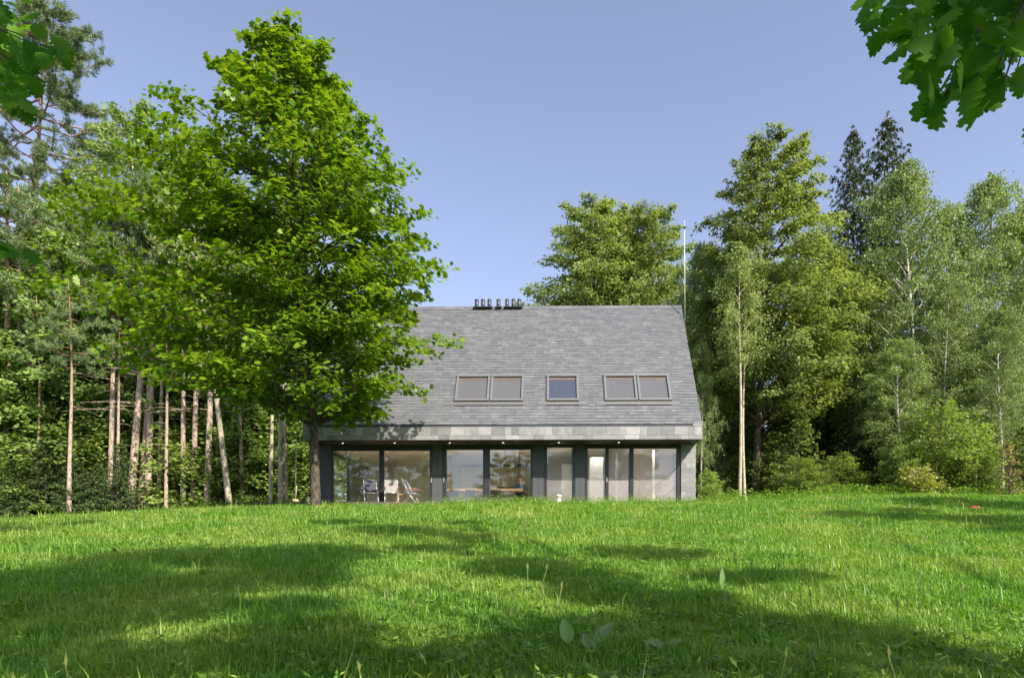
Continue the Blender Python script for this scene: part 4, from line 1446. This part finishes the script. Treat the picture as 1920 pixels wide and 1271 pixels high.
put(bu, 290, 46, HBu, 800, 3.9, "lit bush deep behind the leaning pine group", GU, dx=1.4)
put(bu, 230, 45, HBu, 820, 5.9, "lit bush deep right of the lone upright pine", GU, dx=1.3)
ye = broadleaf("yellow_shrub", base_at(1722, 26.6), 1.25, [(.15, .5, .5), (.6, .7, .6), (1.0, .45, .4), (1.2, .2, .2)], 20, 6, 14, .10, T_DIA, M['yellowleaf'], M['twig'], .02, 62, droop=.05, rise=.7, spread=.14,
               label="small shrub with yellowing leaves at the right lawn edge", cat="bush")

# deeper forest, rows that close the view behind the edge trees
rs = np.random.RandomState(77)
def fill(src, n, pxr, dr, H0, hr, label, group, dx=(1.0, 1.3)):
    for i in range(n):
        px = pxr[0]+(pxr[1]-pxr[0])*(i+rs.rand())/n; dd = rs.uniform(*dr)
        x, y, z = base_at(px, dd); s = rs.uniform(*hr)/H0; k = s*rs.uniform(*dx)
        copy_tree(src, (x, y, z), rs.rand()*6.28, (k, k, s), label, group)
fill(sm_, 8, (-60, 190), (46, 54), HM, (8, 11), "dark spruce standing deep in the forest left of the house", "deep spruces on the left", (1.1, 1.5))
fill(fa, 15, (-80, 575), (44, 54), HA, (11, 14), "leafy tree standing deep in the forest left of the house", "deep leafy trees on the left")
fill(sm_, 14, (1290, 2000), (38, 50), HM, (8, 12), "dark spruce standing deep in the forest right of the house", "deep spruces on the right", (1.1, 1.5))
fill(fa, 9, (1300, 2020), (40, 52), HA, (12, 15), "leafy tree standing deep in the forest right of the house", "deep leafy trees on the right")
fill(pf, 9, (40, 560), (38, 45), HQ, (13, 15), "reddish pine trunk standing deep in the forest left of the house", "deep pine trunks on the left", (.7, .9))
fill(bu, 9, (1300, 1640), (35, 44), HBu, (3.5, 5), "leafy bush deep in the shade behind the lime tree", "deep bushes behind the lime tree", (1.3, 1.6))
fill(sm_, 5, (1310, 1480), (46, 52), HM, (7, 9), "dark spruce deep behind the lime trunk and twin pale stems", "deep spruces behind the lime trunk", (1.3, 1.6))
# trees outside the frame that shade the right edge of the lawn and stand behind the viewer
copy_tree(fa, (17.5, 7.5, gz(17.5, 7.5)), .3, 1.0, "broadleaf tree outside the frame whose shadow falls on the far right lawn", "trees outside the frame")
copy_tree(fa, (21.5, 12.5, gz(21.5, 12.5)), 1.3, 1.0, "broadleaf tree outside the frame whose shadow falls along the right forest edge", "trees outside the frame")
for i, (x, y, sc) in enumerate(((-26, -11, 1.0), (-22.5, -15, 1.05), (-19, -13, 1.0), (-15.5, -16, 1.1), (-12.6, -14, .95), (-6.0, -17, 1.0), (-3.0, -15, 1.05), (.2, -18, 1.0), (3.2, -15, .95), (6.4, -16, 1.05), (9.4, -17, 1.0), (15.5, -15, 1.0), (21, -14, 1.0))):
    copy_tree(fa, (x, y, gz(x, y)), x*1.7, sc, "broadleaf tree behind the viewer, mirrored in the window panes", "trees mirrored in the panes")

# ------------------------------------------------------------------ oaks over the viewer
SV = np.array([1.0, -1.2, 1.35])
def lawn_at(px, py):
    lo, hi = 1.5, 27.0
    for _ in range(50):
        y = (lo+hi)/2; x = (px-PX)*y/F
        if (PY-py)*y/F < gz(x, y): lo, hi = lo, y
        else: lo = y
        # the lawn hides the ray once the ray falls below it
    return np.array([(px-PX)*y/F, y, gz((px-PX)*y/F, y)])
SH = [(80, 1090, 1.0), (260, 1055, .95), (420, 1050, .95), (600, 1040, .9), (740, 1000, .95), (640, 985, .6), (300, 1110, .85), (500, 1095, .85), (120, 1165, .55),
      (330, 1150, .5), (540, 1150, .45), (60, 1245, .5), (330, 1255, .35), (200, 1255, .4), (600, 1200, .35), (180, 1180, .35), (560, 1255, .35), (760, 1255, .3), (1050, 1225, .4), (480, 1215, .45), (650, 1250, .32), (870, 1010, .5),
      (950, 1070, .55), (1080, 1085, .55), (1200, 1045, .75), (1120, 1125, .5), (1350, 1092, .5), (1470, 1088, .32), (1050, 1190, .5), (1180, 1185, .5),
      (1330, 1185, .5), (1480, 1195, .42), (1600, 1205, .33), (1000, 1250, .35), (1180, 1250, .4), (1380, 1250, .4), (1560, 1250, .36), (1720, 1240, .33), (1850, 1258, .3), (880, 1240, .33),
      (200, 1095, .6), (30, 1140, .6), (50, 990, .5), (150, 985, .45), (10, 1000, .5), (1560, 965, .5), (1700, 960, .6), (870, 985, .25), (880, 1003, .25), (886, 1022, .25), (886, 1045, .25), (520, 1065, .7),
      (800, 1035, .55), (240, 1140, .4), (1000, 1060, .5), (1250, 1150, .35),
      (1120, 1215, .4), (1260, 1215, .4), (1420, 1215, .38), (860, 985, .35), (1280, 1130, .3), (560, 1075, .5)]
rs = np.random.RandomState(5)
def inpoly(poly, x, y):
    c = False; n = len(poly)
    for i in range(n):
        x0, y0 = poly[i]; x1, y1 = poly[(i+1) % n]
        if (y0 > y) != (y1 > y) and x < (x1-x0)*(y-y0)/(y1-y0)+x0: c = not c
    return c
def oak(loc, clumps, label, seed, sprays, fork):
    rs = np.random.RandomState(seed)
    x, y = loc; z = gz(x, y)
    root = empty("oak_tree", (x, y, z), (0, 0, 0), label, "tree", "oaks over the viewer")
    org = np.array([x, y, z])
    wood = Wood()
    fk = np.array([0.1, .1, fork])
    wood.tube([(0, 0, -.3), (0.02, 0, .4), (.05, .05, fork*.5), tuple(fk), tuple(fk+np.array([.1, -.2, 4])), tuple(fk+np.array([.3, -.4, 8]))], [.48, .36, .31, .28, .18, .04], 12)
    P = []; A = []; N = []
    for c, r in clumps:
        c = c-org
        hub = fk+np.array([.1, -.1, rs.uniform(-.3, 2.5)])
        br = bez(hub, (hub+c)/2+np.array([0, 0, .5]), c, 8)
        wood.limb(br, .05+.02*r, .012, 5)
        for k in range(7):
            v = unit(rs.normal(0, 1, 3))*r*.9
            wood.limb(bez(br[-2], (br[-2]+c+v)/2, c+v, 4), .012, .004, 3)
        n = int(2100*r*r)+80
        v = unit(rs.normal(0, 1, (n, 3)))*(rs.rand(n, 1)**.45)*r*np.array([1.05, 1.05, .8])
        P.append(c+v); ax = v/r+rs.normal(0, .6, (n, 3)); ax[:, 2] -= .3; A.append(ax); N.append(rs.normal(0, .5, (n, 3))+np.array([0, 0, .8]))
    P2 = []; A2 = []; N2 = []; S2 = []
    for poly, n, dr, start, size in sprays:
        xs_ = [p[0] for p in poly]; ys_2 = [p[1] for p in poly]
        got = 0
        tw0 = np.array(P3(*start))-org
        tips = []
        while got < n:
            px, py = rs.uniform(min(xs_), max(xs_)), rs.uniform(min(ys_2), max(ys_2))
            if not inpoly(poly, px, py): continue
            d = rs.uniform(*dr)
            p = np.array(P3(px, py, d))-org
            got += 1
            out = unit(p-tw0)
            P2.append(p-out*size*.4)
            ax = out*.8+rs.normal(0, .45, 3); ax[2] -= .55; A2.append(ax)
            N2.append(np.array([rs.normal(0, .5), -.7+rs.normal(0, .4), .55+rs.normal(0, .4)]))
            S2.append(size*rs.uniform(.7, 1.25))
            if got % 6 == 0: tips.append(p)
        for t in tips:
            wood.limb(bez(tw0, (tw0+t)/2+np.array([0, 0, .12]), t, 6), .007, .0025, 4)
        wood.limb(bez(fk, (fk+tw0)/2+np.array([0, 0, 1.0]), tw0, 10), .06, .010, 6)
    wood.build("trunk", M['barklime'], root, True)
    P = np.concatenate(P)
    leaves("crown", P, np.concatenate(A), np.concatenate(N), .125*rs.uniform(.7, 1.2, len(P)), T_DIA, M['oakleaf'], root)
    leaves("leafy_branches", np.array(P2), np.array(A2), np.array(N2), np.array(S2), T_OAK, M['oakleaf'], root)
    return root
left_c, right_c = [], []
for px, py, r in SH:
    gpt = lawn_at(px, py)
    t = rs.uniform(4.8, 6.4)+.12*gpt[1]
    c = gpt+SV*t
    (left_c if c[0] < 3.2 else right_c).append((c, r))
polyR = [(1612, 0), (1645, 70), (1695, 105), (1705, 180), (1745, 225), (1785, 195), (1845, 222), (1885, 180), (1925, 140), (1990, 60), (1990, -60), (1640, -60)]
polyR2 = [(1900, 205), (1960, 190), (1960, 260), (1905, 262)]
polyL = [(-60, -40), (40, -20), (45, 35), (105, 60), (140, 78), (135, 100), (100, 125), (78, 105), (70, 145), (58, 215), (38, 190), (20, 190), (-60, 190)]
polyL2 = [(-40, 440), (20, 455), (80, 470), (75, 482), (20, 472), (-40, 470)]
oak((7.2, -4.2), right_c, "oak whose lobed leaves hang into the upper right corner", 91,
    [(polyR, 230, (1.9, 2.8), (2010, -130, 2.4), .098), (polyR2, 5, (2.0, 2.3), (2010, 120, 2.2), .10)], 4.2)
oak((-3.4, -5.5), left_c, "oak whose leaves hang into the upper left corner", 92,
    [(polyL, 170, (3.7, 4.7), (-140, 40, 4.2), .115), (polyL2, 9, (3.9, 4.2), (-140, 430, 4.0), .12)], 4.6)

# ------------------------------------------------------------------ grass and herbs
rs = np.random.RandomState(9)
def lawnpts(n, d0, d1, power, xl=-.80, xr=.72, m=1.0):
    u = rs.rand(n); k = 1-power
    y = (d0**k+(d1**k-d0**k)*u)**(1/k)
    x = xl*y-m+(xr*y+m-(xl*y-m))*rs.rand(n)
    return x, y
def inhouse(x, y):
    return ((y > HY-.15) & (x > -9.6) & (x < 6.5)) | ((y > HY-1.45) & (x > tx0-.1) & (x < tx1+.05))
def patch(x, y):
    return (np.sin(x*.9+1.3*np.sin(y*.6))*np.cos(y*.8+.9*np.sin(x*.7))+.6*np.sin(x*2.3+y*1.1)*np.cos(y*2.0-x*.8))
def make_grass(name, x, y, hmul, wmul, m):
    ok = ~inhouse(x, y)
    x, y = x[ok], y[ok]
    n = len(x)
    z = ground(x, y)
    pt = patch(x, y)
    p2 = np.sin(x*7.1+2*np.sin(y*3.3))*np.sin(y*6.3+1.7*np.sin(x*4.1))
    h = (.066+.026*pt+.024*p2+.05*rs.rand(n)**2)*hmul*(1+.018*y)
    h = np.maximum(h, .03)
    tall = rs.rand(n) < .012
    h[tall] *= 2.1
    w = (.0021+.00036*y)*rs.uniform(.7, 1.3, n)*wmul
    az = rs.rand(n)*6.283+.6*np.sin(pt*3)
    dx, dy = np.cos(az), np.sin(az)
    lean = rs.uniform(.10, .75, n)*h
    px_, py_ = -dy*w, dx*w
    V = np.empty((n, 5, 3))
    V[:, 0] = np.stack([x-px_, y-py_, z-.01], 1); V[:, 1] = np.stack([x+px_, y+py_, z-.01], 1)
    mx_, my_ = x+dx*lean*.35, y+dy*lean*.35
    zm = z+h*.6
    V[:, 2] = np.stack([mx_+px_*.8, my_+py_*.8, zm], 1); V[:, 3] = np.stack([mx_-px_*.8, my_-py_*.8, zm], 1)
    V[:, 4] = np.stack([x+dx*lean, y+dy*lean, z+h*rs.uniform(.75, 1.0, n)], 1)
    b = (np.arange(n)*5)[:, None]
    q = np.array([[0, 1, 2, 3]])+b; t = np.array([[3, 2, 4]])+b
    o = link(name, npmesh(name, V.reshape(-1, 3), [q, t]), m)
    return tag(o, kind="stuff")
x, y = lawnpts(1300000, 2.7, 31, .5, m=2.8)
make_grass("lawn_grass", x, y, 1.0, 1.0, M['grass'])

def herbs(name, x, y, hmin, hmax, nleaf, lsz, tmpl, m, spread=.06, stem=True):
    ok = ~inhouse(x, y); x, y = x[ok], y[ok]
    P = []; A = []; N = []; Z = []
    n = len(x); z = ground(x, y)
    k = nleaf
    H_ = rs.uniform(hmin, hmax, n)
    P = np.repeat(np.stack([x, y, z], 1), k, 0)
    hh = np.repeat(H_, k)*rs.rand(n*k)
    az = rs.rand(n*k)*6.283
    rad = rs.rand(n*k)*spread
    P[:, 0] += np.cos(az)*rad; P[:, 1] += np.sin(az)*rad; P[:, 2] += hh
    A = np.stack([np.cos(az), np.sin(az), rs.uniform(-.3, .9, n*k)], 1)
    N = rs.normal(0, .35, (n*k, 3))+np.array([0, 0, 1.0])
    o = leaves(name, P, A, N, np.repeat(rs.uniform(.6, 1.3, n), k)*lsz*rs.uniform(.6, 1.2, n*k), tmpl, m)
    return tag(o, kind="stuff")
x, y = lawnpts(2600, 2.8, 16, .9)
ok = patch(x+3, y*1.3) > .15
herbs("lawn_weeds", x[ok], y[ok], .05, .16, 12, .055, T_DIA, M['weed'])
x, y = lawnpts(900, 2.8, 9, 1.05)
herbs("lawn_clover", x, y, .06, .22, 10, .07, T_LAN, M['weed'], .05)
# taller herbs on the crest before the house and along both forest edges
xx = rs.uniform(-4.4, 7.5, 1500); yy = rs.uniform(25.2, 28.2, 1500)
herbs("crest_weeds", xx, yy, .12, .42, 12, .075, T_LAN, M['weed'], .10)
xx = np.concatenate([rs.uniform(-23, -9.8, 1500), rs.uniform(7, 23, 1700)]); yy = np.concatenate([rs.uniform(26.3, 33, 1500), rs.uniform(25.8, 32, 1700)])
herbs("forest_undergrowth", xx, yy, .10, .55, 16, .10, T_DIA, M['weed'], .22)
xx = np.concatenate([rs.uniform(-31, -10.2, 2600), rs.uniform(7.2, 27, 1500)]); yy = np.concatenate([rs.uniform(33, 46, 2600), rs.uniform(31, 38, 1500)])
herbs("forest_floor_plants", xx, yy, .2, 1.1, 18, .15, T_DIA, M['bushleaf'], .4)
# seed stems
n = 170
x, y = lawnpts(n, 3.2, 24, .8)
ok = ~inhouse(x, y); x, y = x[ok], y[ok]; n = len(x)
z = ground(x, y); h = rs.uniform(.18, .38, n); az = rs.rand(n)*6.28; w = .0016+.0003*y
tx_, ty_ = x+np.cos(az)*h*.25, y+np.sin(az)*h*.25
V = np.empty((n, 8, 3))
V[:, 0] = np.stack([x-w, y, z], 1); V[:, 1] = np.stack([x+w, y, z], 1)
V[:, 2] = np.stack([tx_+w, ty_, z+h*.8], 1); V[:, 3] = np.stack([tx_-w, ty_, z+h*.8], 1)
V[:, 4] = np.stack([tx_, ty_, z+h*.76], 1); V[:, 5] = np.stack([tx_+w*3.2, ty_, z+h*.88], 1)
V[:, 6] = np.stack([tx_+np.cos(az)*.01, ty_, z+h], 1); V[:, 7] = np.stack([tx_-w*3.2, ty_, z+h*.88], 1)
b = (np.arange(n)*8)[:, None]
M['seed'] = leafmat("seed_stem", (.13, .19, .05), (.24, .27, .09), .3, .6)
tag(link("seed_stems", npmesh("seed_stems", V.reshape(-1, 3), np.concatenate([np.array([[0, 1, 2, 3]])+b, np.array([[4, 5, 6, 7]])+b])), M['seed']), kind="stuff")

# broad leaved plants
def bigleaf(mb, base, axis, normal, ln, wd, bend=.25, nseg=10):
    a = np.array(axis, float); a /= np.linalg.norm(a); nn = np.array(normal, float); nn -= a*nn.dot(a); nn /= np.linalg.norm(nn)
    x = np.cross(a, nn); b = np.array(base, float)
    i0 = len(mb.v)
    for k in range(nseg+1):
        t = k/nseg
        w = wd*math.sin(math.pi*min(1, t*.96+.03))**.75*(1.1-.35*t)
        rip = .06*wd*math.sin(t*17)
        c = b+a*ln*t-nn*bend*ln*t*t
        for s in (-1, -.5, 0, .5, 1):
            mb.v.append(tuple(c+x*w*s+nn*(abs(s)*.30*w+rip*abs(s))))
    for k in range(nseg):
        for s in range(4):
            q = i0+k*5+s
            mb.f.append((q, q+1, q+6, q+5))
def bigplant(px, py, specs, label):
    p = lawn_at(px, py)
    o = empty("broadleaf_plant", tuple(p), (0, 0, 0), label, "plant")
    for base, ax, nm, ln, wd, bd in specs:
        mb = MB(); bigleaf(mb, base, ax, nm, ln, wd, bd)
        b0 = Vector(base)
        mb.tube([(b0.x*.3, b0.y*.3, -.01), tuple(b0*.7+Vector((0, 0, .0))), base], .005, 5)
        mb.build("leaf", M['dock'], o, True)
    return o
bigplant(1095, 1228, [((-.10, 0, .08), (-.20, .1, 1), (.2, -1, .25), .17, .052, .1), ((-.02, -.02, .11), (.55, -.35, -.35), (.1, -.6, .9), .17, .045, .3),
                      ((.07, .02, .07), (.55, .1, .75), (-.3, -.8, .5), .20, .050, .25), ((.04, .0, .06), (-.25, -.1, .55), (.1, -.8, .6), .10, .04, .2)],
         "dock plant with four broad pale leaves in the shaded foreground grass")
bigplant(1352, 1116, [((0, 0, .08), (.08, 0, 1), (.4, -1, .1), .19, .032, .05)], "single upright pale leaf standing in the grass right of centre")
bigplant(1245, 1228, [((.0, 0, .05), (-.6, -.2, .4), (.1, -.7, .8), .13, .04, .3), ((.03, 0, .05), (.6, .1, .45), (-.1, -.7, .8), .12, .035, .3)], "small two leaved plant right of the larger dock plant in shade")
